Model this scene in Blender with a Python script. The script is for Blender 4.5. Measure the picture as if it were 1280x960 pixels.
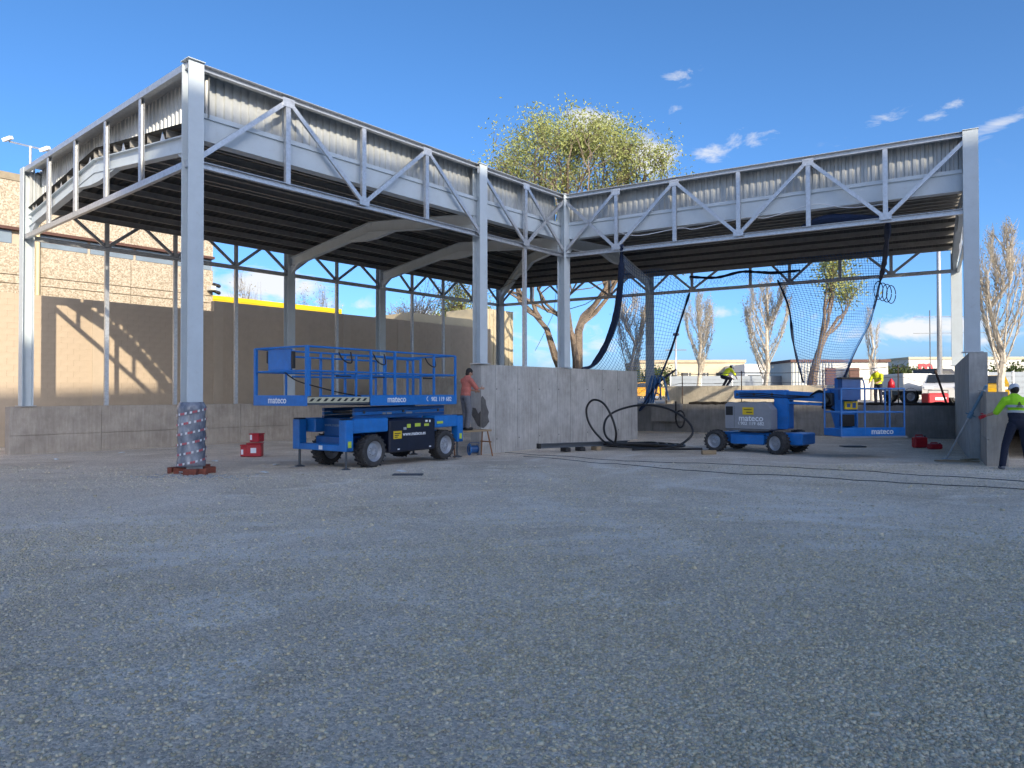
import bpy, math, random
import numpy as np
from mathutils import Vector, Matrix, Euler, noise
random.seed(11)
for o in list(bpy.data.objects): bpy.data.objects.remove(o)
SC = bpy.context.scene
COL = SC.collection
R = math.radians

# ------------------------------------------------------------------ camera
FPX, PITCH, ROLL, HC = 887.0, 0.014, -0.002, 1.6
cam_d = bpy.data.cameras.new('camera'); cam = bpy.data.objects.new('camera', cam_d); COL.objects.link(cam)
cam_d.sensor_width = 36.0; cam_d.lens = FPX * 36.0 / 1280.0; cam_d.clip_start = 0.1; cam_d.clip_end = 3000
cam.matrix_world = Matrix.Translation((0, 0, HC)) @ Euler((R(90) + PITCH, 0, 0)).to_matrix().to_4x4() @ Matrix.Rotation(ROLL, 4, 'Z')
SC.camera = cam

# ------------------------------------------------------------------ light
SC.cycles.max_bounces = 6; SC.cycles.adaptive_threshold = .02; SC.cycles.diffuse_bounces = 4; SC.cycles.glossy_bounces = 2; SC.cycles.transmission_bounces = 2
SUN_DIR = Vector((-0.391, 0.848, -0.358)).normalized()      # the way the light travels
EL = math.asin(-SUN_DIR.z)
SC.view_settings.view_transform = 'Standard'; SC.view_settings.look = 'None'
SC.view_settings.exposure = 1.45; SC.view_settings.gamma = 1.0; SC.view_settings.use_curve_mapping = False
sd = bpy.data.lights.new('sun', 'SUN'); sd.energy = 2.1; sd.angle = R(0.53); sd.color = (1.0, 0.87, 0.68)
sun = bpy.data.objects.new('sun', sd); COL.objects.link(sun)
sun.rotation_euler = SUN_DIR.to_track_quat('-Z', 'Y').to_euler(); sun.location = (20, -40, 30)
w = bpy.data.worlds.new('World'); SC.world = w; w.use_nodes = True
nt = w.node_tree; nd = nt.nodes; lk = nt.links; nd.clear()
wo = nd.new('ShaderNodeOutputWorld'); bg = nd.new('ShaderNodeBackground'); bg.inputs['Strength'].default_value = 0.12
sky = nd.new('ShaderNodeTexSky'); sky.sky_type = 'NISHITA'; sky.sun_disc = False
sky.sun_elevation = EL
sky.sun_rotation = math.atan2(-SUN_DIR.x, -SUN_DIR.y)
sky.altitude = 200; sky.air_density = 0.55; sky.dust_density = 2.6; sky.ozone_density = 4.0
# thin wisps and puffs of cloud, fixed to directions in the sky
def wmath(op, a, b=None, c=None):
    n = nd.new('ShaderNodeMath'); n.operation = op
    for i, v in enumerate((a, b, c)):
        if v is None: continue
        if isinstance(v, (int, float)): n.inputs[i].default_value = v
        else: lk.new(v, n.inputs[i])
    return n.outputs[0]
tc = nd.new('ShaderNodeTexCoord'); sp = nd.new('ShaderNodeSeparateXYZ'); lk.new(tc.outputs['Generated'], sp.inputs[0])
az = wmath('ARCTAN2', sp.outputs[0], sp.outputs[1]); el = wmath('ARCSINE', sp.outputs[2])
def blob(px, py, sx, sy, amp, tilt=0.0):
    a0 = math.atan2((px - 640), FPX); e0 = math.atan2((492 - py), math.hypot(px - 640, FPX))
    da = wmath('SUBTRACT', az, a0); de = wmath('SUBTRACT', el, e0)
    de2 = wmath('SUBTRACT', de, wmath('MULTIPLY', da, tilt))
    q = wmath('ADD', wmath('POWER', wmath('ABSOLUTE', wmath('DIVIDE', da, sx / FPX)), 2.0), wmath('POWER', wmath('ABSOLUTE', wmath('DIVIDE', de2, sy / FPX)), 2.0))
    return wmath('MULTIPLY', wmath('POWER', 2.718, wmath('MULTIPLY', q, -1.0)), amp)
mask = None
for b_ in ((740, 152, 38, 16, 1.15), (815, 198, 32, 24, 1.25, -.2), (775, 185, 30, 18, .8), (852, 92, 22, 9, .62), (893, 192, 26, 12, .6), (942, 172, 40, 15, .5), (1088, 158, 36, 12, .5, .2),
           (1176, 142, 28, 9, .56, .35), (1262, 150, 40, 9, .62, .25), (850, 135, 16, 8, .5), (1132, 412, 90, 14, .85), (1010, 395, 70, 10, .35), (330, 355, 70, 20, 1.1), (300, 375, 50, 16, .8),
           (420, 380, 60, 12, .5), (880, 392, 40, 9, .45), (560, 395, 90, 14, .7), (1240, 420, 60, 12, .5), (690, 430, 130, 30, .45), (-260, 300, 200, 40, .7), (1700, 260, 220, 30, .7), (1550, 90, 160, 24, .6)):
    v = blob(*b_); mask = v if mask is None else wmath('MAXIMUM', mask, v)
mp = nd.new('ShaderNodeMapping'); mp.inputs['Scale'].default_value = (1, 1, 2.3); lk.new(tc.outputs['Generated'], mp.inputs[0])
n1 = nd.new('ShaderNodeTexNoise'); n1.inputs['Scale'].default_value = 17; n1.inputs['Detail'].default_value = 9; n1.inputs['Roughness'].default_value = .62; n1.inputs['Distortion'].default_value = .5
lk.new(mp.outputs[0], n1.inputs['Vector'])
cl = wmath('MULTIPLY', wmath('SUBTRACT', wmath('ADD', n1.outputs[0], wmath('MULTIPLY', mask, .46)), .64), 3.6)
cl = wmath('MULTIPLY', wmath('MINIMUM', wmath('MAXIMUM', cl, 0.0), .92), wmath('MINIMUM', wmath('MULTIPLY', mask, 3.0), 1.0))
mx = nd.new('ShaderNodeMix'); mx.data_type = 'RGBA'; lk.new(cl, mx.inputs[0])
hs = nd.new('ShaderNodeHueSaturation'); hs.inputs['Hue'].default_value = .496; hs.inputs['Saturation'].default_value = 1.12; hs.inputs['Value'].default_value = 0.92
lk.new(sky.outputs[0], hs.inputs['Color'])
lk.new(hs.outputs[0], mx.inputs[6]); mx.inputs[7].default_value = (3.0, 3.0, 3.0, 1)
lk.new(mx.outputs[2], bg.inputs['Color']); lk.new(bg.outputs[0], wo.inputs[0])

# ------------------------------------------------------------------ pixel -> place helpers (photo is 1280 x 960)
def ray(px, py):
    u, v = px - 640, py - 480; c, s = math.cos(ROLL), math.sin(ROLL)
    u, v = c * u + s * v, -s * u + c * v
    v = -v / FPX; c, s = math.cos(PITCH), math.sin(PITCH)
    return Vector((u / FPX, c - v * s, s + v * c))
def at_y(px, py, y): r = ray(px, py); return Vector((0, 0, HC)) + r * (y / r.y)
def on_plane(px, py, P, n):
    r = ray(px, py); return Vector((0, 0, HC)) + r * ((P.x * n.x + P.y * n.y) / (r.x * n.x + r.y * n.y))
def gz(y):                                                       # the yard falls gently towards the back
    t = min(max((y - 13.0) / 9.0, 0), 1); return -0.17 * t * t * (3 - 2 * t) * 0.95
def on_ground(px, py):
    r = ray(px, py); z = 0.0
    for _ in range(12):
        p = Vector((0, 0, HC)) + r * ((z - HC) / r.z); z = gz(p.y)
    return p
V = Vector
# plan of the canopy (fitted to the photograph)
A, B, C, D = V((-6.50, 14.40, 0)), V((-.94, 20.96, 0)), V((1.77, 24.17, 0)), V((11.87, 18.28, 0))
E, G, F = V((-14.49, 21.15, 0)), V((-.62, 37.55, 0)), V((17.09, 27.22, 0))
T1, T2 = .702, .528
a1, b1 = V((math.sin(T1), math.cos(T1), 0)), V((math.cos(T1), -math.sin(T1), 0))
a2, b2 = V((math.sin(T2), math.cos(T2), 0)), V((math.cos(T2), -math.sin(T2), 0))
UP = V((0, 0, 1))
HT, HB = 8.36, 6.30                                             # top rail and bottom chord of the eaves trusses

# ------------------------------------------------------------------ materials
MATS = {}
def mat(name, col, rough=.7, metal=0.0, var=.12, scale=6.0, bump=0.0, bscale=None, col2=None, spec=None, detail=6, stretch=None, trans=0.0):
    if name in MATS: return MATS[name]
    m = bpy.data.materials.new(name); m.use_nodes = True; n = m.node_tree.nodes; l = m.node_tree.links
    p = n['Principled BSDF']; p.inputs['Roughness'].default_value = rough; p.inputs['Metallic'].default_value = metal
    if spec is not None: p.inputs['Specular IOR Level'].default_value = spec
    if trans: p.inputs['Transmission Weight'].default_value = trans
    t = n.new('ShaderNodeTexCoord'); vec = t.outputs['Object']
    if stretch:
        mm = n.new('ShaderNodeMapping'); mm.inputs['Scale'].default_value = stretch; l.new(vec, mm.inputs[0]); vec = mm.outputs[0]
    nz = n.new('ShaderNodeTexNoise'); nz.inputs['Scale'].default_value = scale; nz.inputs['Detail'].default_value = detail; nz.inputs['Roughness'].default_value = .6
    l.new(vec, nz.inputs['Vector'])
    rp = n.new('ShaderNodeValToRGB'); l.new(nz.outputs[0], rp.inputs[0])
    c2 = col2 if col2 else tuple(min(1, c * (1 + var)) for c in col); c1 = tuple(c * (1 - var) for c in col) if not col2 else col
    rp.color_ramp.elements[0].position = .3; rp.color_ramp.elements[1].position = .7
    rp.color_ramp.elements[0].color = (*c1, 1); rp.color_ramp.elements[1].color = (*c2, 1)
    l.new(rp.outputs[0], p.inputs['Base Color'])
    if bump:
        b = n.new('ShaderNodeBump'); b.inputs['Strength'].default_value = bump; b.inputs['Distance'].default_value = .02
        n2 = n.new('ShaderNodeTexNoise'); n2.inputs['Scale'].default_value = bscale or scale * 6; n2.inputs['Detail'].default_value = 5
        l.new(vec, n2.inputs['Vector']); l.new(n2.outputs[0], b.inputs['Height']); l.new(b.outputs[0], p.inputs['Normal'])
    MATS[name] = m; return m
def node_mix(n, l, fac, c1, c2, mode='MIX'):
    x = n.new('ShaderNodeMix'); x.data_type = 'RGBA'; x.blend_type = mode
    for sock, v in ((x.inputs[0], fac), (x.inputs[6], c1), (x.inputs[7], c2)):
        if hasattr(v, 'is_linked'): l.new(v, sock)
        elif isinstance(v, (int, float)): sock.default_value = v
        else: sock.default_value = (*v, 1)
    return x.outputs[2]
def concrete(name, col, streak=.5, bump=.25):
    if name in MATS: return MATS[name]
    m = mat(name, col, .88, 0, .14, 2.2, bump, 40); n = m.node_tree.nodes; l = m.node_tree.links; p = n['Principled BSDF']
    src = p.inputs['Base Color'].links[0].from_socket
    t = n.new('ShaderNodeTexCoord'); mm = n.new('ShaderNodeMapping'); mm.inputs['Scale'].default_value = (5, 5, .5); l.new(t.outputs['Object'], mm.inputs[0])
    z = n.new('ShaderNodeTexNoise'); z.inputs['Scale'].default_value = 2.4; z.inputs['Detail'].default_value = 7; z.inputs['Roughness'].default_value = .7; l.new(mm.outputs[0], z.inputs['Vector'])
    r = n.new('ShaderNodeValToRGB'); l.new(z.outputs[0], r.inputs[0]); r.color_ramp.elements[0].position = .36; r.color_ramp.elements[1].position = .66
    r.color_ramp.elements[0].color = (.62, .61, .6, 1); r.color_ramp.elements[1].color = (1.1, 1.1, 1.1, 1)
    o = node_mix(n, l, streak, src, r.outputs[0], 'MULTIPLY')
    z2 = n.new('ShaderNodeTexNoise'); z2.inputs['Scale'].default_value = .9; z2.inputs['Detail'].default_value = 9; z2.inputs['Roughness'].default_value = .75; l.new(t.outputs['Object'], z2.inputs['Vector'])
    r2 = n.new('ShaderNodeValToRGB'); l.new(z2.outputs[0], r2.inputs[0]); r2.color_ramp.elements[0].position = .3; r2.color_ramp.elements[1].position = .62
    r2.color_ramp.elements[0].color = (.55, .52, .48, 1); r2.color_ramp.elements[1].color = (1.05, 1.05, 1.05, 1)
    l.new(node_mix(n, l, .6, o, r2.outputs[0], 'MULTIPLY'), p.inputs['Base Color'])
    return m
M_WHITE = mat('painted_steel', (.51, .57, .60), .42, 0, .05, 3, .03, 60)
def scuffed(m, col=(.30, .32, .34), amt=.55):
    """chalky scuffs and dust over a painted surface"""
    n = m.node_tree.nodes; l = m.node_tree.links; p = n['Principled BSDF']; src = p.inputs['Base Color'].links[0].from_socket
    t = n.new('ShaderNodeTexCoord'); z = n.new('ShaderNodeTexNoise'); z.inputs['Scale'].default_value = 9; z.inputs['Detail'].default_value = 10; z.inputs['Roughness'].default_value = .78; l.new(t.outputs['Object'], z.inputs['Vector'])
    r = n.new('ShaderNodeValToRGB'); l.new(z.outputs[0], r.inputs[0]); r.color_ramp.elements[0].position = .55; r.color_ramp.elements[1].position = .75; r.color_ramp.elements[1].color = (amt, amt, amt, 1)
    x = n.new('ShaderNodeMix'); x.data_type = 'RGBA'; l.new(r.outputs[0], x.inputs[0]); l.new(src, x.inputs[6]); x.inputs[7].default_value = (*col, 1); l.new(x.outputs[2], p.inputs['Base Color'])
    mr = n.new('ShaderNodeMath'); mr.operation = 'MULTIPLY_ADD'; l.new(z.outputs[0], mr.inputs[0]); mr.inputs[1].default_value = .5; mr.inputs[2].default_value = p.inputs['Roughness'].default_value - .2; l.new(mr.outputs[0], p.inputs['Roughness']); return m
M_GALV = mat('galvanised_steel', (.50, .52, .54), .38, .55, .16, 14, .03, 80)
scuffed(M_WHITE, (.40, .40, .39), .5)
M_SHEET = mat('profiled_sheet', (.44, .46, .455), .45, .12, .10, 3, .02, 60)
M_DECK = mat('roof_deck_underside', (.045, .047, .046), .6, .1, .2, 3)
M_PURLIN = mat('purlin_steel', (.30, .29, .27), .55, .2, .15, 6)
M_CONC = concrete('cast_concrete', (.49, .48, .455))
M_CONC2 = concrete('cast_concrete_warm', (.46, .41, .35))
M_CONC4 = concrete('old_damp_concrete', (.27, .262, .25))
M_CONC3 = concrete('cast_concrete_light', (.52, .49, .44), .35)
M_PATCH = mat('damp_render_patch', (.11, .105, .10), .95, 0, .2, 8, .3)
M_BLOCK = mat('painted_block', (.49, .395, .29), .9, 0, .06, 3, .12, 60)
M_PIER = mat('smooth_render', (.50, .41, .305), .9, 0, .06, 2, .1, 50)
M_BLUE = mat('lift_blue', (.012, .165, .50), .36, 0, .14, 5, .03, 40)
scuffed(M_BLUE, (.16, .22, .30), .5)
M_BLUED = mat('lift_blue_deep', (.009, .085, .27), .4, 0, .15, 5)
M_NAVY = mat('navy_cover', (.006, .010, .026), .4, 0, .2, 4)
M_GREY = mat('grey_cover', (.27, .28, .30), .45, 0, .08, 4)
scuffed(M_NAVY, (.10, .10, .11), .5); scuffed(M_GREY, (.40, .39, .37), .4)
M_RUB = mat('tyre_rubber', (.045, .044, .044), .85, 0, .35, 14, .2)
scuffed(M_RUB, (.20, .185, .16), .8)
M_RIM = mat('wheel_rim', (.33, .35, .38), .45, .3, .12, 12)
M_BLACK = mat('black_plastic', (.012, .012, .013), .5, 0, .2, 8)
M_STEEL = mat('bright_steel', (.45, .46, .48), .35, .8, .1, 10)
M_DSTEEL = mat('dark_steel', (.10, .11, .12), .5, .5, .2, 8)
M_TEXT = mat('white_lettering', (.78, .80, .82), .5, 0, .02, 3)
M_YEL = mat('yellow_sticker', (.72, .50, .015), .5, 0, .06, 9)
M_LIME = mat('lime_sticker', (.50, .62, .06), .5, 0, .05, 9)
M_RED = mat('red_plastic', (.42, .012, .022), .42, 0, .12, 6)
M_REDB = mat('brick_red', (.22, .065, .04), .9, 0, .25, 14, .3)
M_WOOD = mat('bare_timber', (.33, .24, .14), .85, 0, .22, 9, .2, stretch=(1, 8, 8))
M_NET = mat('blue_net_cord', (.04, .14, .34), .8, 0, .15, 8)
M_NETD = mat('dark_net_rope', (.006, .018, .055), .85, 0, .25, 12)
M_HOSE = mat('black_hose', (.010, .010, .011), .42, 0, .2, 6)
M_RUST = mat('rusty_bar', (.07, .045, .035), .9, .1, .3, 20)
M_CREAM = mat('cream_render', (.52, .45, .31), .85, 0, .06, 1)
M_CREAM2 = mat('pale_cladding', (.62, .60, .53), .7, 0, .05, 1)
M_WHITEW = mat('white_coachwork', (.72, .72, .70), .4, 0, .04, 2)
M_BROWN = mat('brown_trim', (.10, .045, .032), .7, 0, .12, 4)
M_GLASS = mat('dark_window_glass', (.03, .036, .042), .12, 0, .2, 2)
M_HOARD = mat('grey_hoarding', (.20, .23, .26), .5, .2, .08, 2)
M_YELF = mat('yellow_fascia', (.70, .50, .008), .6, 0, .05, 1)
M_SKIN = mat('skin', (.42, .24, .16), .6, 0, .06, 20)
M_HIVIS = mat('hivis_fabric', (.34, .72, .015), .8, 0, .06, 30, .2)
M_HIVISY = mat('hivis_yellow_fabric', (.62, .70, .02), .8, 0, .06, 30, .2)
M_NAVYF = mat('navy_fabric', (.012, .016, .035), .9, 0, .2, 30, .2)
M_REFL = mat('reflective_band', (.36, .38, .40), .45, .1, .06, 30)
M_SALMON = mat('salmon_fabric', (.52, .16, .12), .9, 0, .08, 20, .2)
M_GREYF = mat('grey_fabric', (.16, .165, .18), .9, 0, .15, 20, .2)
M_HAIR = mat('dark_hair', (.015, .011, .009), .7, 0, .2, 40)
M_HELM = mat('pale_helmet', (.55, .58, .62), .35, 0, .03, 4)
M_BARK = mat('tree_bark', (.19, .145, .105), .95, 0, .35, 9, .5, 30)
M_TWIG = mat('pale_twig', (.56, .50, .41), .9, 0, .25, 9)

# ------------------------------------------------------------------ mesh builder
class MB:
    def __init__(s): s.v = []; s.f = []; s.m = []; s.mi = 0
    def add(s, vs, fs):
        k = len(s.v); s.v += [tuple(v) for v in vs]; s.f += [tuple(i + k for i in f) for f in fs]; s.m += [s.mi] * len(fs); return s
    def box(s, x0, x1, y0, y1, z0, z1):
        return s.add([(x, y, z) for x in (x0, x1) for y in (y0, y1) for z in (z0, z1)], [(0, 1, 3, 2), (4, 6, 7, 5), (0, 4, 5, 1), (2, 3, 7, 6), (0, 2, 6, 4), (1, 5, 7, 3)])
    def obox(s, c, ax, ay, az):                                  # centre and three half-axis vectors
        c = V(c); vs = [c + ax * i + ay * j + az * k for i in (-1, 1) for j in (-1, 1) for k in (-1, 1)]
        return s.add(vs, [(0, 1, 3, 2), (4, 6, 7, 5), (0, 4, 5, 1), (2, 3, 7, 6), (0, 2, 6, 4), (1, 5, 7, 3)])
    def rbox(s, x0, x1, y0, y1, z0, z1, r=.02):                  # box with chamfered edges
        vs = []; 
        for (z, q) in ((z0, r), (z0 + r, 0), (z1 - r, 0), (z1, r)):
            X0, X1, Y0, Y1 = x0 + q, x1 - q, y0 + q, y1 - q
            vs += [(X0 + r, Y0, z), (X1 - r, Y0, z), (X1, Y0 + r, z), (X1, Y1 - r, z), (X1 - r, Y1, z), (X0 + r, Y1, z), (X0, Y1 - r, z), (X0, Y0 + r, z)]
        fs = [tuple(range(7, -1, -1)), tuple(range(24, 32))]
        for k in range(3):
            for i in range(8): j = (i + 1) % 8; fs.append((k * 8 + i, k * 8 + j, k * 8 + 8 + j, k * 8 + 8 + i))
        return s.add(vs, fs)
    def extrude(s, prof, p, q, up=UP):
        p, q = V(p), V(q); t = (q - p).normalized()
        if abs(t.dot(up)) > .995: up = V((0, 1, 0))
        sd_ = t.cross(up).normalized(); u2 = sd_.cross(t); n = len(prof)
        vs = [o + sd_ * u + u2 * v for o in (p, q) for (u, v) in prof]
        fs = [(i, (i + 1) % n, n + (i + 1) % n, n + i) for i in range(n)] + [tuple(range(n - 1, -1, -1)), tuple(range(n, 2 * n))]
        return s.add(vs, fs)
    def bar(s, p, q, w_, h_, up=UP):
        a, b = w_ / 2, h_ / 2; return s.extrude([(-a, -b), (a, -b), (a, b), (-a, b)], p, q, up)
    def ibeam(s, p, q, w_, h_, tf=.02, tw=.016, up=UP):
        a, b, c = w_ / 2, h_ / 2, tw / 2
        return s.extrude([(-a, -b), (a, -b), (a, -b + tf), (c, -b + tf), (c, b - tf), (a, b - tf), (a, b), (-a, b), (-a, b - tf), (-c, b - tf), (-c, -b + tf), (-a, -b + tf)], p, q, up)
    def channel(s, p, q, w_, h_, t=.012, up=UP):                 # C-section open towards +side
        a, b = w_ / 2, h_ / 2
        return s.extrude([(-a, -b), (a, -b), (a, -b + t), (-a + t, -b + t), (-a + t, b - t), (a, b - t), (a, b), (-a, b)], p, q, up)
    def tube(s, pts, r, n=6, closed=False):
        pts = [V(p) for p in pts]; m = len(pts); rr = r if hasattr(r, '__len__') else [r] * m; k = len(s.v); vs = []
        prev = None
        for i, p in enumerate(pts):
            if closed: t = (pts[(i + 1) % m] - pts[i - 1])
            else: t = pts[min(i + 1, m - 1)] - pts[max(i - 1, 0)]
            t = t.normalized() if t.length > 1e-9 else V((0, 0, 1))
            if prev is None: prev = t.orthogonal().normalized()
            x = (prev - t * prev.dot(t)); x = x.normalized() if x.length > 1e-6 else t.orthogonal().normalized(); prev = x; y = t.cross(x)
            vs += [p + (x * math.cos(6.28318 * j / n) + y * math.sin(6.28318 * j / n)) * rr[i] for j in range(n)]
        fs = []
        for i in range(m if closed else m - 1):
            for j in range(n):
                i2 = (i + 1) % m; fs.append((i * n + j, i * n + (j + 1) % n, i2 * n + (j + 1) % n, i2 * n + j))
        if not closed: fs += [tuple(range(n - 1, -1, -1)), tuple(range((m - 1) * n, m * n))]
        return s.add(vs, fs)
    def lathe(s, prof, c, axis, n=20):                            # prof: (distance along axis, radius); closed ring profile
        c, ax = V(c), V(axis).normalized(); x = ax.orthogonal().normalized(); y = ax.cross(x); m = len(prof); vs = []
        for j in range(n):
            d = x * math.cos(6.28318 * j / n) + y * math.sin(6.28318 * j / n)
            vs += [c + ax * h + d * r for (h, r) in prof]
        return s.add(vs, [(j * m + i, j * m + (i + 1) % m, ((j + 1) % n) * m + (i + 1) % m, ((j + 1) % n) * m + i) for j in range(n) for i in range(m)])
    def disc(s, c, axis, r, n=20):
        c, ax = V(c), V(axis).normalized(); x = ax.orthogonal().normalized(); y = ax.cross(x)
        return s.add([c + (x * math.cos(6.28318 * j / n) + y * math.sin(6.28318 * j / n)) * r for j in range(n)], [tuple(range(n))])
    def ball(s, c, rx, ry=None, rz=None, nu=12, nv=8, rot=None):
        ry = ry or rx; rz = rz or rx; c = V(c); vs = []
        for i in range(nv + 1):
            f_ = math.pi * i / nv
            for j in range(nu):
                t = 6.28318 * j / nu; q = V((rx * math.sin(f_) * math.cos(t), ry * math.sin(f_) * math.sin(t), rz * math.cos(f_)))
                if rot: q = rot @ q
                vs.append(c + q)
        return s.add(vs, [(i * nu + j, i * nu + (j + 1) % nu, (i + 1) * nu + (j + 1) % nu, (i + 1) * nu + j) for i in range(nv) for j in range(nu)])
    def cap(s, p, q, r1, r2):
        s.tube([p, q], [r1, r2], 12); s.ball(p, r1); s.ball(q, r2); return s
    def mesh(s, name, mats, smooth=False):
        me = bpy.data.meshes.new(name); me.from_pydata(s.v, [], s.f); 
        for m in (mats if isinstance(mats, (list, tuple)) else [mats]): me.materials.append(m)
        if any(s.m): me.polygons.foreach_set('material_index', s.m)
        if smooth: me.polygons.foreach_set('use_smooth', [True] * len(me.polygons))
        me.update(); return me
    def build(s, name, mats, parent=None, world=True, smooth=False):
        me = s.mesh(name, mats, smooth)
        if parent is not None and world: me.transform(ROOT_INV[parent.name])
        return link(name, me, parent)
ROOT_INV = {}
def link(name, me, parent=None):
    o = bpy.data.objects.new(name, me); COL.objects.link(o)
    if parent is not None:
        o.parent = parent; ROOT_INV[o.name] = ROOT_INV.get(parent.name, Matrix())
    return o
def tag(o, label, cat, group=None):
    o['label'] = label; o['category'] = cat
    if group: o['group'] = group
    return o
def thing(name, loc, rz, label, cat, group=None):
    o = bpy.data.objects.new(name, None); COL.objects.link(o); o.empty_display_size = .3
    o.location = loc; o.rotation_euler = (0, 0, rz)
    ROOT_INV[o.name] = (Matrix.Translation(V(loc)) @ Matrix.Rotation(rz, 4, 'Z')).inverted()
    return tag(o, label, cat, group)
def struct(o): o['kind'] = 'structure'; return o
def L(mb, name, m, parent, smooth=False): return mb.build(name, m, parent, False, smooth)   # geometry already in the thing's own frame
def smooth_curve(pts, k=8, closed=False):
    P_ = [V(p) for p in pts]; n = len(P_); out = []
    for i in range(n if closed else n - 1):
        g = lambda j: P_[j % n] if closed else P_[min(max(j, 0), n - 1)]
        p0, p1, p2, p3 = g(i - 1), g(i), g(i + 1), g(i + 2)
        for t in range(k):
            t /= k; out.append(.5 * ((2 * p1) + (p2 - p0) * t + (2 * p0 - 5 * p1 + 4 * p2 - p3) * t * t + (3 * p1 - p0 - 3 * p2 + p3) * t ** 3))
    if not closed: out.append(P_[-1])
    return out
def text(name, s, origin, xdir, up, size, m, parent, bold=.012, world=True, center=False, shear=0.0):
    cu = bpy.data.curves.new(name, 'FONT'); cu.body = s; cu.size = size; cu.offset = bold * size; cu.extrude = .002; cu.shear = shear; cu.resolution_u = 3
    if center: cu.align_x = 'CENTER'
    o = bpy.data.objects.new(name, cu); COL.objects.link(o)
    me = bpy.data.meshes.new_from_object(o); bpy.data.objects.remove(o); bpy.data.curves.remove(cu)
    x = V(xdir).normalized(); z = x.cross(V(up)).normalized(); y = z.cross(x)
    me.transform(Matrix.Translation(V(origin)) @ Matrix((x, y, z)).transposed().to_4x4()); me.materials.clear(); me.materials.append(m)
    if world: me.transform(ROOT_INV[parent.name])
    return link(name, me, parent)

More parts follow.
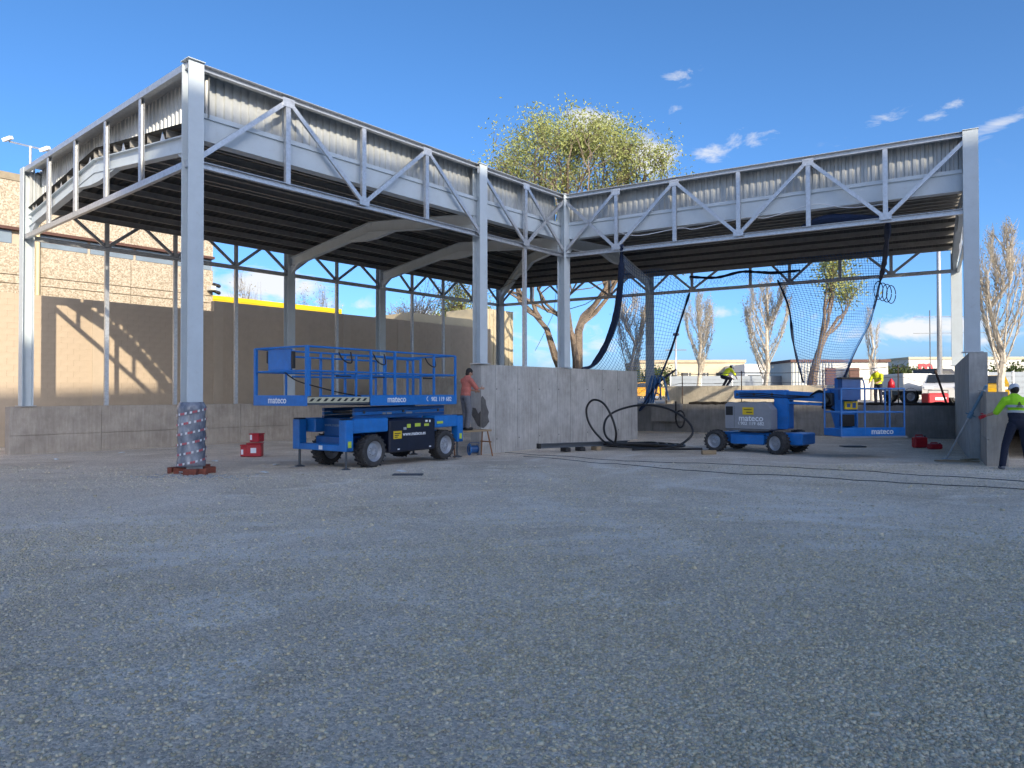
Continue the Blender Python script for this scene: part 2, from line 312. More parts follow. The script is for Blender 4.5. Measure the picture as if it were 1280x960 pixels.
# ================================================================== SETTING
def fbm(x, y, s, o=3):
    return noise.fractal(V((x * s, y * s, 3.7)), 1.0, 2.0, o)
def ground_z(x, y):
    near = max(0, min(1, (30 - y) / 8)) * max(0, min(1, (24 - abs(x)) / 6))
    return gz(y) + near * (.020 * fbm(x, y, .55, 2) + .010 * fbm(x + 9, y, 2.6, 2))
xs = [-1500, -400, -120, -50, -25] + list(np.arange(-17, 17.01, .14)) + [25, 50, 120, 400, 1500]
ys = [-1500, -300, -60, -15, -4] + list(np.arange(0, 26.01, .14)) + [29, 34, 45, 90, 250, 700, 2500]
vs = [(float(x), float(y), ground_z(x, y)) for y in ys for x in xs]; nx = len(xs)
fs = [(j * nx + i, j * nx + i + 1, (j + 1) * nx + i + 1, (j + 1) * nx + i) for j in range(len(ys) - 1) for i in range(nx - 1)]
def ground_material():
    m = bpy.data.materials.new('crushed_gravel'); m.use_nodes = True; n = m.node_tree.nodes; l = m.node_tree.links; p = n['Principled BSDF']
    p.inputs['Roughness'].default_value = .95; p.inputs['Specular IOR Level'].default_value = .2
    t = n.new('ShaderNodeTexCoord').outputs['Object']
    def nz(scale, detail=6, rough=.6, st=None, dist=0):
        q = n.new('ShaderNodeTexNoise'); q.inputs['Scale'].default_value = scale; q.inputs['Detail'].default_value = detail; q.inputs['Roughness'].default_value = rough; q.inputs['Distortion'].default_value = dist
        v = t
        if st: k = n.new('ShaderNodeMapping'); k.inputs['Scale'].default_value = st; l.new(t, k.inputs[0]); v = k.outputs[0]
        l.new(v, q.inputs['Vector']); return q.outputs[0]
    def ramp(s, stops):
        r = n.new('ShaderNodeValToRGB'); l.new(s, r.inputs[0]); e = r.color_ramp.elements
        while len(e) < len(stops): e.new(.5)
        for q, (pos, c) in zip(e, stops): q.position = pos; q.color = (*c, 1)
        return r.outputs[0]
    base = ramp(nz(.33, 8, .65, None, .4), [(.30, (.60, .50, .385)), (.5, (.72, .615, .49)), (.72, (.82, .715, .59))])
    dust = ramp(nz(.42, 9, .72, (1, 1.8, 1), 1.2), [(.53, (0, 0, 0)), (.66, (1, 1, 1))])
    base = node_mix(n, l, dust, base, (.88, .79, .67))
    brown = ramp(nz(.62, 8, .72, (1, 1.6, 1), .9), [(.54, (0, 0, 0)), (.68, (.8, .8, .8))])
    base = node_mix(n, l, brown, base, (.55, .435, .31))
    vo = n.new('ShaderNodeTexVoronoi'); vo.inputs['Scale'].default_value = 62; l.new(t, vo.inputs['Vector'])
    sep = n.new('ShaderNodeSeparateColor'); l.new(vo.outputs['Color'], sep.inputs[0])
    peb = ramp(sep.outputs[0], [(0, (.50, .49, .48)), (.55, (1.08, 1.07, 1.05)), (1, (1.5, 1.48, 1.42))])
    base = node_mix(n, l, .62, base, peb, 'MULTIPLY')
    # faint wheel tracks pressed into the yard
    sx = n.new('ShaderNodeSeparateXYZ'); l.new(t, sx.inputs[0])
    def mth(op, a, b=None):
        q = n.new('ShaderNodeMath'); q.operation = op
        for i, v in enumerate((a, b)):
            if v is None: continue
            if isinstance(v, (int, float)): q.inputs[i].default_value = v
            else: l.new(v, q.inputs[i])
        return q.outputs[0]
    trk = None; wob = nz(.9, 4)
    for cx, cy, r0 in ((9.0, 16.0, 7.0), (9.0, 16.0, 8.7), (-9.0, 22.0, 13.5), (-9.0, 22.0, 15.2), (3.0, 2.0, 6.3), (3.0, 2.0, 8.0), (-2.0, 42.0, 33.2), (-2.0, 42.0, 34.9)):
        d2 = mth('SQRT', mth('ADD', mth('POWER', mth('ABSOLUTE', mth('SUBTRACT', sx.outputs[0], cx)), 2.0), mth('POWER', mth('ABSOLUTE', mth('SUBTRACT', sx.outputs[1], cy)), 2.0)))
        b_ = mth('SUBTRACT', 1.0, mth('MULTIPLY', mth('ABSOLUTE', mth('ADD', mth('SUBTRACT', d2, r0), mth('MULTIPLY', mth('SUBTRACT', wob, .5), .7))), 3.6))
        b_ = mth('MAXIMUM', b_, 0.0); trk = b_ if trk is None else mth('MAXIMUM', trk, b_)
    trk = mth('MULTIPLY', trk, mth('MINIMUM', mth('MAXIMUM', mth('MULTIPLY', mth('SUBTRACT', nz(.35, 5, .7), .42), 5.0), 0.0), .85))
    base = node_mix(n, l, trk, base, (.88, .80, .69))
    fine = ramp(nz(130, 3, .7), [(.3, (.6, .6, .6)), (.7, (1.3, 1.3, 1.3))])
    base = node_mix(n, l, .5, base, fine, 'MULTIPLY')
    l.new(base, p.inputs['Base Color'])
    b1_ = n.new('ShaderNodeBump'); b1_.inputs['Strength'].default_value = .9; b1_.inputs['Distance'].default_value = .008; l.new(vo.outputs['Distance'], b1_.inputs['Height']); b1_.invert = True
    b2_ = n.new('ShaderNodeBump'); b2_.inputs['Strength'].default_value = .8; b2_.inputs['Distance'].default_value = .05; l.new(nz(4, 10, .75), b2_.inputs['Height']); l.new(b1_.outputs[0], b2_.inputs['Normal'])
    l.new(b2_.outputs[0], p.inputs['Normal']); return m
gm = bpy.data.meshes.new('ground'); gm.from_pydata(vs, [], fs); gm.materials.append(ground_material()); gm.polygons.foreach_set('use_smooth', [True] * len(gm.polygons))
struct(link('ground', gm))

# loose crushed stones lying on the yard
def stones(name, label, count, region, smin, smax, dens):
    rng = np.random.default_rng(len(name)); base = np.array([(x, y, z) for x in (-1, 1) for y in (-1, 1) for z in (-1, 1)], float)
    faces = np.array([(0, 1, 3, 2), (4, 6, 7, 5), (0, 4, 5, 1), (2, 3, 7, 6), (0, 2, 6, 4), (1, 5, 7, 3)])
    pos = []; 
    while len(pos) < count:
        y = region[0] + (region[1] - region[0]) * rng.random() ** region[2]; x = (rng.random() * 2 - 1) * (y * .76 + region[3])
        d = dens(x, y)
        if rng.random() < d: pos.append((x, y))
    n_ = len(pos); ALLV = np.zeros((n_, 8, 3)); cols = np.zeros((n_, 8, 4))
    for i, (x, y) in enumerate(pos):
        s = smin * (smax / smin) ** (rng.random() ** 1.7); j = base * (1 + (rng.random((8, 3)) - .5) * .75); j *= np.array([1, .75 + .3 * rng.random(), .55 + .3 * rng.random()]) * s * .5
        a_ = rng.random() * 6.28; t_ = (rng.random() - .5) * 1.1; ca, sa, ct, st = math.cos(a_), math.sin(a_), math.cos(t_), math.sin(t_)
        j = j @ np.array([[1, 0, 0], [0, ct, -st], [0, st, ct]]).T @ np.array([[ca, -sa, 0], [sa, ca, 0], [0, 0, 1]]).T
        j += (x, y, ground_z(x, y) + s * .10); ALLV[i] = j
        g = .40 + .34 * rng.random() ** 1.2; wv = .24 + rng.random() * .18
        cols[i] = (g * (1 + wv * .5), g, g * (1 - wv * .9), 1)
    F_ = (faces[None] + (np.arange(n_) * 8)[:, None, None]).reshape(-1, 4)
    me = bpy.data.meshes.new(name); me.vertices.add(n_ * 8); me.vertices.foreach_set('co', ALLV.ravel()); me.loops.add(F_.size); me.loops.foreach_set('vertex_index', F_.ravel().astype(np.int32))
    me.polygons.add(len(F_)); me.polygons.foreach_set('loop_start', np.arange(0, F_.size, 4, dtype=np.int32)); me.update(calc_edges=True)
    ca_ = me.color_attributes.new('stone', 'FLOAT_COLOR', 'POINT'); ca_.data.foreach_set('color', cols.ravel())
    m = mat('stone_' + name, (.3, .3, .3), .92, 0, .1, 60, .2, 200); n = m.node_tree.nodes; at = n.new('ShaderNodeAttribute'); at.attribute_name = 'stone'
    m.node_tree.links.new(at.outputs['Color'], n['Principled BSDF'].inputs['Base Color']); me.materials.append(m); me.validate()
    o = link(name, me); o['kind'] = 'stuff'; tag(o, label, 'gravel')
def dn(x, y):
    c = .5 + .9 * fbm(x, y, .35, 3) + max(0, min(.55, (x + 1) * .10)) * (1 if y < 7 else .4)
    return max(.22, min(1, c))
def dn2(x, y):
    f_ = max(0, min(1, (10.2 - y - 1.6 * fbm(x, y, .5, 3)) / 6.0)); return max(.15, dn(x, y)) * f_ * f_
stones('gravel', 'loose grey crushed stone scattered over the yard', 62000, (4.0, 16.5, 1.0, 1.2), .006, .021, dn)
stones('near_gravel', 'dense fine crushed stone covering the open yard', 95000, (1.9, 10.5, 1.0, .5), .006, .021, dn2)
stones('coarse_gravel', 'larger pale stones lying among the fine gravel', 500, (2.0, 17, 1.0, 1.2), .024, .044, dn)

# the street level behind the retaining walls
pl = [G + a2 * .25 - b2 * 2, F + a2 * .25 + b2 * .55, D + a2 * 1.2 + b2 * .62, D + a2 * 1.2 + b2 * 900, D + a2 * 1600 + b2 * 900, G + a2 * 1600 - b2 * 600, G + a2 * 8 - b2 * 14, G + a2 * 8 - b2 * 2]
SZ = 1.08
mb = MB(); mb.add([(p.x, p.y, SZ) for p in pl], [tuple(range(len(pl)))[::1]])
M_STREET = mat('street_dust', (.27, .25, .22), .95, 0, .2, .6, .3, 20)
struct(mb.build('street', M_STREET))

# tall block behind the photographer that shades the yard
Kc = V((18.8, -13.35, 0)); e1, e2 = V((-.582, -.813, 0)), V((.860, -.510, 0))
off = thing('office_block', Kc, 0, 'tall plain office block behind the viewer shading the yard', 'building')
mb = MB(); c = Kc + e1 * 14 + e2 * 16; mb.obox(c + UP * 11.8, e1 * 14, e2 * 16, UP * 12.2); mb.build('wall', mat('pale_render', (.62, .59, .54), .9, 0, .05, 1), off)
mb = MB(); mb.obox(c + UP * 23.8, e1 * 14.02, e2 * 16.02, UP * .2); mb.build('parapet', M_GREY, off)
for k in range(6):
    for i in range(6):
        p = Kc + e1 * (2.6 + i * 4.5) - e2 * .02 + UP * (2.2 + k * 3.4)
        mb = MB(); mb.obox(p, e1 * 1.3, e2 * .05, UP * .8); mb.build('window', M_GLASS, off)

# ------------------------------------------------------------------ concrete walls
def slabs(root, P0, d, n, marks, z0, z1, t0, t1, m, name='panel', joint=.012, top=None):
    """upright panels between marks along d on a wall; face from n*t0 to n*t1"""
    for s0, s1 in zip(marks[:-1], marks[1:]):
        zz = [z0, z1] if not hasattr(z0, '__len__') else z0
        for q0, q1 in (zip(zz[:-1], zz[1:])):
            cpt = P0 + d * ((s0 + s1) / 2) + n * ((t0 + t1) / 2) + UP * ((q0 + q1) / 2)
            pr = random.uniform(-.003, .003)
            mb = MB(); mb.obox(cpt + n * pr, d * ((s1 - s0) / 2 - joint / 2), n * ((t1 - t0) / 2), UP * ((q1 - q0) / 2 - joint / 2)); mb.build(name, m, root)
def core(root, P0, d, n, s0, s1, z0, z1, t0, t1, m, name='core'):
    mb = MB(); mb.obox(P0 + d * ((s0 + s1) / 2) + n * ((t0 + t1) / 2) + UP * ((z0 + z1) / 2), d * ((s1 - s0) / 2), n * ((t1 - t0) / 2), UP * ((z1 - z0) / 2)); return mb.build(name, m, root)
# front stub wall carrying two columns
w1 = thing('concrete_wall', C - a1 * 4.31 + UP * gz(21), 0, 'tall board marked concrete wall with a damp patch at its corner', 'wall')
core(w1, C, a1, b1, -4.31, 4.67, -.5, 2.47, -.28, .08, M_CONC)
slabs(w1, C, a1, b1, [-4.31, -3.67, -2.62, -1.58, -.54, .19, 1.15, 2.18, 3.21, 4.19, 4.67], -.4, 2.475, .08, .13, M_CONC)
for s_ in (-3.67, -2.62, -1.58, -.54, 1.15, 2.18, 3.21):
    for z in (.25, 1.75):
        mb = MB(); mb.lathe([(0, 0.001), (.004, .001), (.004, .022), (0, .022)], C + a1 * (s_ + .06) + b1 * .1335 + UP * z, b1, 8); mb.build('tie_hole', M_DSTEEL, w1)
def patch(root, O, d, outline, n, m, name='damp_patch'):
    mb = MB(); vs_ = [O + d * u + UP * z + n * .006 for u, z in outline]; mb.add(vs_, [tuple(range(len(vs_)))]); return mb.build(name, m, root)
corner = C - a1 * 4.31 + b1 * .132
patch(w1, corner, a1, [(.004, .62), (.12, .60), (.22, .66), (.36, .78), (.30, .93), (.34, 1.06), (.22, 1.28), (.20, 1.42), (.06, 1.55), (.004, 1.5)], b1, M_PATCH)
patch(w1, corner - a1 * .003, -b1, [(.004, .62), (.004, 1.1), (.10, 1.02), (.2, 1.18), (.33, 1.2), (.36, .98), (.24, .82), (.12, .66)], -a1, M_PATCH)
# long low wall at the back of the left wing
w2 = thing('low_concrete_wall', E - a1 * .45 + UP * gz(21), 0, 'long low concrete wall under the thin galvanised posts', 'wall')
MK = [-.45, 2.03, 4.53, 6.75, 8.95, 11.1, 13.17]
core(w2, E, a1, b1, -.45, 13.17, -.6, 1.255, -.25, .10, M_CONC2)
slabs(w2, E, a1, b1, MK, [-.4, .40, 1.26], None, .10, .15, M_CONC2)
core(w2, E, a1, b1, 13.17, 22.0, -.6, 2.36, -.25, .10, M_CONC2, 'raised_core')
slabs(w2, E, a1, b1, [13.17, 15.3, 17.4, 19.5, 22.0], [-.4, 1.0, 2.37], None, .10, .15, M_CONC2)
# retaining wall across the back of the right wing
w3 = thing('retaining_wall', F - b2 * 16 + UP * gz(30), 0, 'low retaining wall with dark earth edge behind the boom lift', 'wall')
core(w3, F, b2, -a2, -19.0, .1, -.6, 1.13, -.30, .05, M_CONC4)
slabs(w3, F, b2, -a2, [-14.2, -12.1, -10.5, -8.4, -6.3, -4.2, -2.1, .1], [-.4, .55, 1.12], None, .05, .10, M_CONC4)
core(w3, F, b2, -a2, -12.0, -10.65, .33, 1.10, .10, .62, M_CONC4, 'plinth')
mb = MB(); pts = []
for i in range(60):
    s_ = -10.4 + i * (10.4 / 59); mb_ = F + b2 * s_ - a2 * (.02 + random.uniform(0, .05)); pts.append(mb_ + UP * (1.155 + random.uniform(-.012, .03)))
mb.tube(pts, [random.uniform(.045, .09) for _ in pts], 6); mb.build('earth_edge', mat('dark_earth', (.03, .025, .02), .98, 0, .3, 12, .6), w3)
# wall under the right gable, tall at the back, low in front
Wd = V((11.77, 18.28, 0))
w4 = thing('gable_wall', Wd - a2 * 2.5, 0, 'concrete wall under the right gable stepping down to a low end', 'wall')
core(w4, Wd, a2, b2, -.15, 10.45, -.6, 2.635, .05, .40, M_CONC)
slabs(w4, Wd, a2, -b2, [-.15, .8, 2.0, 3.2, 4.6, 6.2, 8.2, 10.45], -.4, 2.64, -.05, 0, M_CONC)
core(w4, Wd, a2, b2, -2.5, -.16, -.6, 1.625, .27, .62, M_CONC2, 'low_core')
slabs(w4, Wd, a2, -b2, [-2.5, -1.35, -.16], [-.4, .55, 1.63], None, -.27, -.22, M_CONC2)
mb = MB(); q = Wd + b2 * .2 - a2 * 2.35 + UP * 1.66; mb.tube([q + a2 * 0, q + a2 * 2.1], .016, 6); mb.build('rail', M_GALV, w4)

# ------------------------------------------------------------------ the steel canopy
LC = (C - A).dot(a1); W1 = 10.45; LD = (D - C).dot(b2); W2 = (F - D).dot(a2); LG = (G - E).dot(a1)
can = thing('steel_canopy', A, 0, 'white L shaped steel canopy with lattice eaves on concrete walls', 'canopy')
def column(P, base, top, n, name='column', fl=.32, dp=.30, m=M_WHITE):
    """H section, flanges facing n"""
    s = UP.cross(n).normalized(); a_, b_, t, c_ = fl / 2, dp / 2, .022, .009
    prof = [(-a_, -b_), (a_, -b_), (a_, -b_ + t), (c_, -b_ + t), (c_, b_ - t), (a_, b_ - t), (a_, b_), (-a_, b_), (-a_, b_ - t), (-c_, b_ - t), (-c_, -b_ + t), (-a_, -b_ + t)]
    mb = MB(); k = len(prof); vs_ = [V((P.x, P.y, z)) + s * u + n * v for z in (base, top) for u, v in prof]
    mb.add(vs_, [(i, (i + 1) % k, k + (i + 1) % k, k + i) for i in range(k)] + [tuple(range(k - 1, -1, -1)), tuple(range(k, 2 * k))])
    o = mb.build(name, m, can)
    mb = MB(); mb.obox(V((P.x, P.y, base + .012)), s * (fl / 2 + .06), n * (dp / 2 + .06), UP * .012); mb.build('base_plate', M_GALV, o)
    return o
I_, J_ = E + a1 * 8.87, E + a1 * 13.44; H_ = F - b2 * 12.26
colA = column(A, gz(14.4) + .05, HT - .02, b1); column(B, 2.48, HT, b1); column(C, 2.48, HT, b1); column(E, 1.26, HT, a1, fl=.34)
column(I_, 1.26, HT - .1, b1); column(J_, 2.37, HT - .1, b1); column(G, 2.37, HT - .1, b1); column(H_, 1.12, HT - .1, a2); column(F, 2.64, HT, a2, fl=.36); column(D, 2.64, HT, a2, fl=.34)
def angle_bar(mb, p, q, w_, out):                                # double angle look: flat with a rib
    mb.bar(p, q, .012, w_, out); mb.bar(p - out * .03, q - out * .03, .06, .012, out)
def truss(P0, d, n, L_, nodes, diags, posts, ztop=HT, zb=HB, first=.0, mt=M_GALV, tops=True):
    o = MB(); o.channel(P0 + UP * zb, P0 + d * L_ + UP * zb, .09, .14); t = o.build('truss', mt, can)
    if tops: o = MB(); o.channel(P0 + UP * (ztop - .06), P0 + d * L_ + UP * (ztop - .06), .12, .14); o.build('top_chord', mt, t)
    for i in posts:
        o = MB(); p = P0 + d * nodes[i]; o.channel(p + UP * (zb + .05), p + UP * (ztop - .1), .12, .09, .012, n); o.build('post', mt, t)
    for (i, zi, j, zj) in diags:
        p = P0 + d * nodes[i] + UP * (zb + .05 if zi == 0 else ztop - .12) + n * .02; q = P0 + d * nodes[j] + UP * (zb + .05 if zj == 0 else ztop - .12) + n * .02
        t_ = (q - p).normalized(); p += t_ * .12; q -= t_ * .12
        o = MB(); o.channel(p, q, .06, .10, .012, t_.cross(n)); o.build('diagonal', mt, t)
    for i in range(1, len(nodes) - 1):
        for zz, ok in ((zb + .10, any((q[0] == i and q[1] == 0) or (q[2] == i and q[3] == 0) for q in diags)), (ztop - .17, any((q[0] == i and q[1] == 1) or (q[2] == i and q[3] == 1) for q in diags))):
            if ok: o = MB(); o.obox(P0 + d * nodes[i] + UP * zz + n * .055, d * .15, n * .005, UP * .10); o.build('node_plate', mt, t)
    return t
nAC = [LC * i / 6 for i in range(7)]
truss(A + b1 * .06, a1, b1, LC, nAC, [(0, 0, 1, 1), (1, 1, 2, 0), (2, 0, 3, 1), (3, 1, 4, 0), (4, 1, 5, 0), (5, 1, 6, 0), (5, 0, 6, 1)], [1, 2, 3, 5])
nCD = [LD * i / 6 for i in range(7)]
truss(C - a2 * .06, b2, -a2, LD, nCD, [(0, 1, 1, 0), (0, 0, 1, 1), (1, 0, 2, 1), (2, 1, 3, 0), (3, 0, 4, 1), (4, 1, 5, 0), (5, 0, 6, 1)], [1, 2, 3, 4, 5])
nAE = [0, 2.31, 4.31, 6.33, 8.37, W1]
truss(A - a1 * .06, -b1, -a1, W1, nAE, [], [1, 2, 3, 4])
nDF = [0, 2.6, 5.2, 7.8, W2]
truss(D + b2 * .06, a2, b2, W2, nDF, [], [1, 2, 3])
nEG = [0, 2.21, 4.4, 6.63, 8.87, 11.1, 13.44, 15.28, 17.28, 19.4, LG]
dg = []
for i in range(10): dg += [(i, 0, i + 1, 1), (i, 1, i + 1, 0)]
truss(E, a1, -b1, LG, nEG, dg, [1, 2, 3, 5, 7, 8, 9], HT - .1)
def alongGF(px): return (on_plane(px, 350, F, a2) - G).dot(b2)
LGF = (F - G).dot(b2); nGF = [0, 1.9, alongGF(705), alongGF(762), LGF - 12.26, alongGF(865), alongGF(938), alongGF(987), alongGF(1050), alongGF(1114), LGF]
truss(G, b2, a2, LGF, nGF, [(0, 0, 1, 1), (1, 1, 2, 0), (2, 0, 3, 1), (2, 1, 3, 0), (3, 0, 4, 1), (3, 1, 4, 0), (4, 0, 5, 1), (4, 1, 5, 0), (5, 0, 6, 1), (6, 1, 7, 0), (7, 0, 8, 1), (8, 1, 9, 0), (9, 0, 10, 1)], [1, 3, 5, 6, 7, 8, 9], HT - .1)
# slender galvanised posts standing on the low wall
for s_, base in ((2.21, 1.26), (4.4, 1.26), (6.63, 1.26), (11.1, 1.26), (15.28, 2.37), (17.28, 2.37)):
    mb = MB(); p = E + a1 * s_; mb.channel(p + UP * base, p + UP * (HB - .07), .12, .10, .012, b1); mb.build('slender_post', M_GALV, can)
p = A + a1 * nAC[5] + b1 * .02; mb = MB(); mb.channel(p + UP * 2.48, p + UP * (HB - .07), .12, .10, .012, b1); mb.build('slender_post', M_GALV, can)
# rafters with a deeper haunch at the ridge and at the eaves
ZE, ZR = 6.78, 7.36
def rafter(P, Q, inset=.15):
    d = (Q - P); L_ = d.length; d.normalize(); n = UP.cross(d).normalized(); mid = P + d * L_ / 2
    for X, sg in ((P, 1), (Q, -1)):
        mb = MB(); mb.ibeam(X + d * sg * inset + UP * ZE, mid + UP * ZR, .19, .36); o = mb.build('rafter', M_WHITE, can)
    mb = MB(); hl = L_ * .13; sl = (ZR - ZE) / (L_ / 2)
    vs_ = []
    for s_ in (-.07, .07): vs_ += [mid - d * hl + UP * (ZR - sl * hl - .17) + n * s_, mid - d * hl * .22 + UP * (ZR - .43) + n * s_, mid + d * hl * .22 + UP * (ZR - .43) + n * s_, mid + d * hl + UP * (ZR - sl * hl - .17) + n * s_, mid + UP * (ZR - .16) + n * s_]
    mb.add(vs_, [(0, 1, 2, 3, 4), (9, 8, 7, 6, 5), (0, 5, 6, 1), (1, 6, 7, 2), (2, 7, 8, 3), (3, 8, 9, 4), (4, 9, 5, 0)]); mb.build('ridge_haunch', M_WHITE, can)
    for X, sg in ((P, 1), (Q, -1)):
        mb = MB(); vs_ = []
        for s_ in (-.06, .06): vs_ += [X + d * sg * .15 + UP * (ZE - .48) + n * s_, X + d * sg * .15 + UP * (ZE - .15) + n * s_, X + d * sg * .75 + UP * (ZE + sl * .6 - .17) + n * s_]
        mb.add(vs_, [(0, 1, 2), (5, 4, 3), (0, 3, 4, 1), (1, 4, 5, 2), (2, 5, 3, 0)]); mb.build('eaves_haunch', M_WHITE, can)
rafter(A + a1 * .08, E + a1 * .08); rafter(B, I_); rafter(C, J_); rafter(C, H_); rafter(D - b2 * .05, F - b2 * .05); rafter(C, G, .3)
# roof deck and purlins, four slopes meeting over the corner
mAE, mDF = (A + E) / 2, (D + F) / 2
M2 = Matrix(((a1.x, -b2.x), (a1.y, -b2.y))); rr = mDF - mAE; st = M2.inverted() @ V((rr.x, rr.y)); RG = mAE + a1 * st[0]
DZ0, DZ1 = 7.19, 7.80
def slope(P0, d, n, poly, width, m, nm, trim=.30):
    """poly in (s along eave d, v from eave n). ribbed deck sheet + purlins"""
    P2 = [((q - P0).dot(d), (q - P0).dot(n)) for q in poly]
    def clip(val, ax):
        xs_ = []
        for (p, q) in zip(P2, P2[1:] + P2[:1]):
            u, v_ = p[ax], q[ax]
            if (u - val) * (v_ - val) < 0: t = (val - u) / (v_ - u); xs_.append(p[1 - ax] + t * (q[1 - ax] - p[1 - ax]))
        return (min(xs_), max(xs_)) if len(xs_) > 1 else None
    z = lambda v_: DZ0 + (DZ1 - DZ0) * v_ / width
    s0, s1 = min(p[0] for p in P2) + .02, max(p[0] for p in P2) - .02
    mb = MB(); rows = []; s_ = s0; k = 0
    while s_ < s1:
        for ds, h in ((0, 0), (.11, 0), (.13, .04), (.20, .04)):
            c_ = clip(min(s_ + ds, s1), 1 - 1)
            if c_ and c_[1] - max(c_[0], trim) > .05: rows.append((s_ + ds, (max(c_[0], trim), c_[1]), h))
        s_ += .22
    vs_ = []; fs_ = []
    for (q, c_, h) in rows:
        for v_ in c_: vs_.append(P0 + d * q + n * v_ + UP * (z(v_) + h)); vs_.append(P0 + d * q + n * v_ + UP * (z(v_) + h + .02))
    for i in range(len(rows) - 1):
        k = i * 4; fs_ += [(k, k + 2, k + 6, k + 4), (k + 1, k + 5, k + 7, k + 3), (k, k + 4, k + 5, k + 1), (k + 2, k + 3, k + 7, k + 6)]
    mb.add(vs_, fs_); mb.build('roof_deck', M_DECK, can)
    for i in range(6):
        v_ = .35 + i * (width - .5) / 5.0; c_ = clip(v_, 1)
        if not c_: continue
        p, q = P0 + d * (c_[0] + .05) + n * v_ + UP * (z(v_) - .10), P0 + d * (c_[1] - .05) + n * v_ + UP * (z(v_) - .10)
        mb = MB(); mb.channel(p, q, .07, .17, .008); mb.build('purlin', M_PURLIN, can)
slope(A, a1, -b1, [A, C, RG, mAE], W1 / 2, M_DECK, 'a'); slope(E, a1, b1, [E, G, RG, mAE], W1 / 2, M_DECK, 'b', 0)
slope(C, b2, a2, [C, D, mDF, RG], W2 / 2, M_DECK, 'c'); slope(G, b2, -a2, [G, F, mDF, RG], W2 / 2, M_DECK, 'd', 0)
# gutters
def gutter(P0, d, n, s0, s1):
    mb = MB(); mb.extrude([(0, 0), (.02, 0), (.02, .46), (.06, .46), (.06, .56), (-.02, .56), (-.02, .50), (0, .50)] , P0 + d * s0 + n * -.12 + UP * 6.88, P0 + d * s1 + n * -.12 + UP * 6.88); g = mb.build('gutter', M_WHITE, can)
    mb = MB(); mb.extrude([(0, 0), (-.25, 0), (-.25, .02), (0, .02)], P0 + d * s0 - n * .12 + UP * 6.88, P0 + d * s1 - n * .12 + UP * 6.88); mb.build('gutter_base', M_WHITE, g)
gutter(A, a1, b1, .16, LC + .1); gutter(C, b2, -a2, -.1, LD - .16)
# profiled parapet sheets, one for each bay
def profiled(P0, d, n, s0, s1, zb, zt, name='parapet_sheet'):
    mb = MB(); pr = []; s_ = s0
    while s_ < s1 - .01:
        for ds, h in ((0, 0), (.07, 0), (.09, .036), (.17, .036)):
            if s_ + ds < s1: pr.append((s_ + ds, h))
        s_ += .19
    pr.append((s1, 0)); vs_ = []; fs_ = []
    for q, h in pr:
        for t in (0, -.006):
            vs_ += [P0 + d * q + n * (h + t) + UP * zb(q), P0 + d * q + n * (h + t) + UP * zt]
    for i in range(len(pr) - 1):
        k = i * 4; fs_ += [(k, k + 4, k + 5, k + 1), (k + 2, k + 3, k + 7, k + 6), (k, k + 2, k + 6, k + 4), (k + 1, k + 5, k + 7, k + 3)]
    mb.add(vs_, fs_); mb.build(name, M_SHEET, can)
for i in range(6):
    profiled(A - b1 * .34, a1, b1, nAC[i] - .004, nAC[i + 1] + .004, lambda q: 7.22, HT + .004)
    profiled(C + a2 * .34, b2, -a2, nCD[i] - .004, nCD[i + 1] + .004, lambda q: 7.22, HT + .004)
ridge_z = lambda Wd_: (lambda q: DZ0 + .15 + (DZ1 - DZ0) * (1 - abs(q - Wd_ / 2) / (Wd_ / 2)))
for i in range(5): profiled(A + a1 * .34, -b1, -a1, nAE[i] - .004, nAE[i + 1] + .004, ridge_z(W1), HT + .004)
for i in range(4): profiled(D - b2 * .17, a2, b2, nDF[i] + .01, nDF[i + 1] - .01, ridge_z(W2), HT - .05)
for i in range(10):
    profiled(E + b1 * .17, a1, -b1, nEG[i] + .01, nEG[i + 1] - .01, lambda q: 7.25, HT - .15)
    profiled(G - a2 * .17, b2, a2, nGF[i] + .01, nGF[i + 1] - .01, lambda q: 7.25, HT - .15)
for i, (P_, n_) in enumerate(((A, b1), (C, b1), (B, b1), (D, -a2))):    # caps on the column heads
    mb = MB(); mb.obox(V((P_.x, P_.y, HT + .026)), n_ * .17, UP.cross(n_) * .18, UP * .008); mb.build('cap_plate', M_WHITE, can)
# folded coping from the top rail back to the sheets
def coping(P0, d, n, s0, s1, back=.36, z=HT):
    mb = MB(); mb.obox(P0 + d * ((s0 + s1) / 2) + n * ((.10 - back) / 2) + UP * (z + .012), d * ((s1 - s0) / 2), n * ((.10 + back) / 2), UP * .006); mb.build('coping', M_GALV, can)
coping(A, a1, b1, .17, LC - .1); coping(C, b2, -a2, .1, LD - .17); coping(A, -b1, -a1, .17, W1 - .17); coping(D, a2, b2, .2, W2 - .2, .2); coping(E, a1, -b1, .2, LG, .2, HT - .1); coping(G, b2, a2, .2, LGF - .2, .2, HT - .1)
# gusset plates that carry the purlins over the gable rafters
for P_, Q_ in ((A + a1 * .08, E + a1 * .08), (F - b2 * .05, D - b2 * .05)):
    d_ = (Q_ - P_); L_ = d_.length; d_.normalize()
    for k in range(10):
        t = (k + .5) / 10; zr = ZE + (ZR - ZE) * (1 - abs(2 * t - 1)) + .18; p = P_ + d_ * (t * L_); w_ = d_ * .13; n_ = UP.cross(d_) * .006
        mb = MB(); vs_ = []
        for s_ in (-1, 1): vs_ += [p - w_ + UP * zr + n_ * s_, p + w_ + UP * zr + n_ * s_, p + UP * (zr + .24) + n_ * s_]
        mb.add(vs_, [(0, 1, 2), (5, 4, 3), (0, 3, 4, 1), (1, 4, 5, 2), (2, 5, 3, 0)]); mb.build('gusset', M_GALV, can)
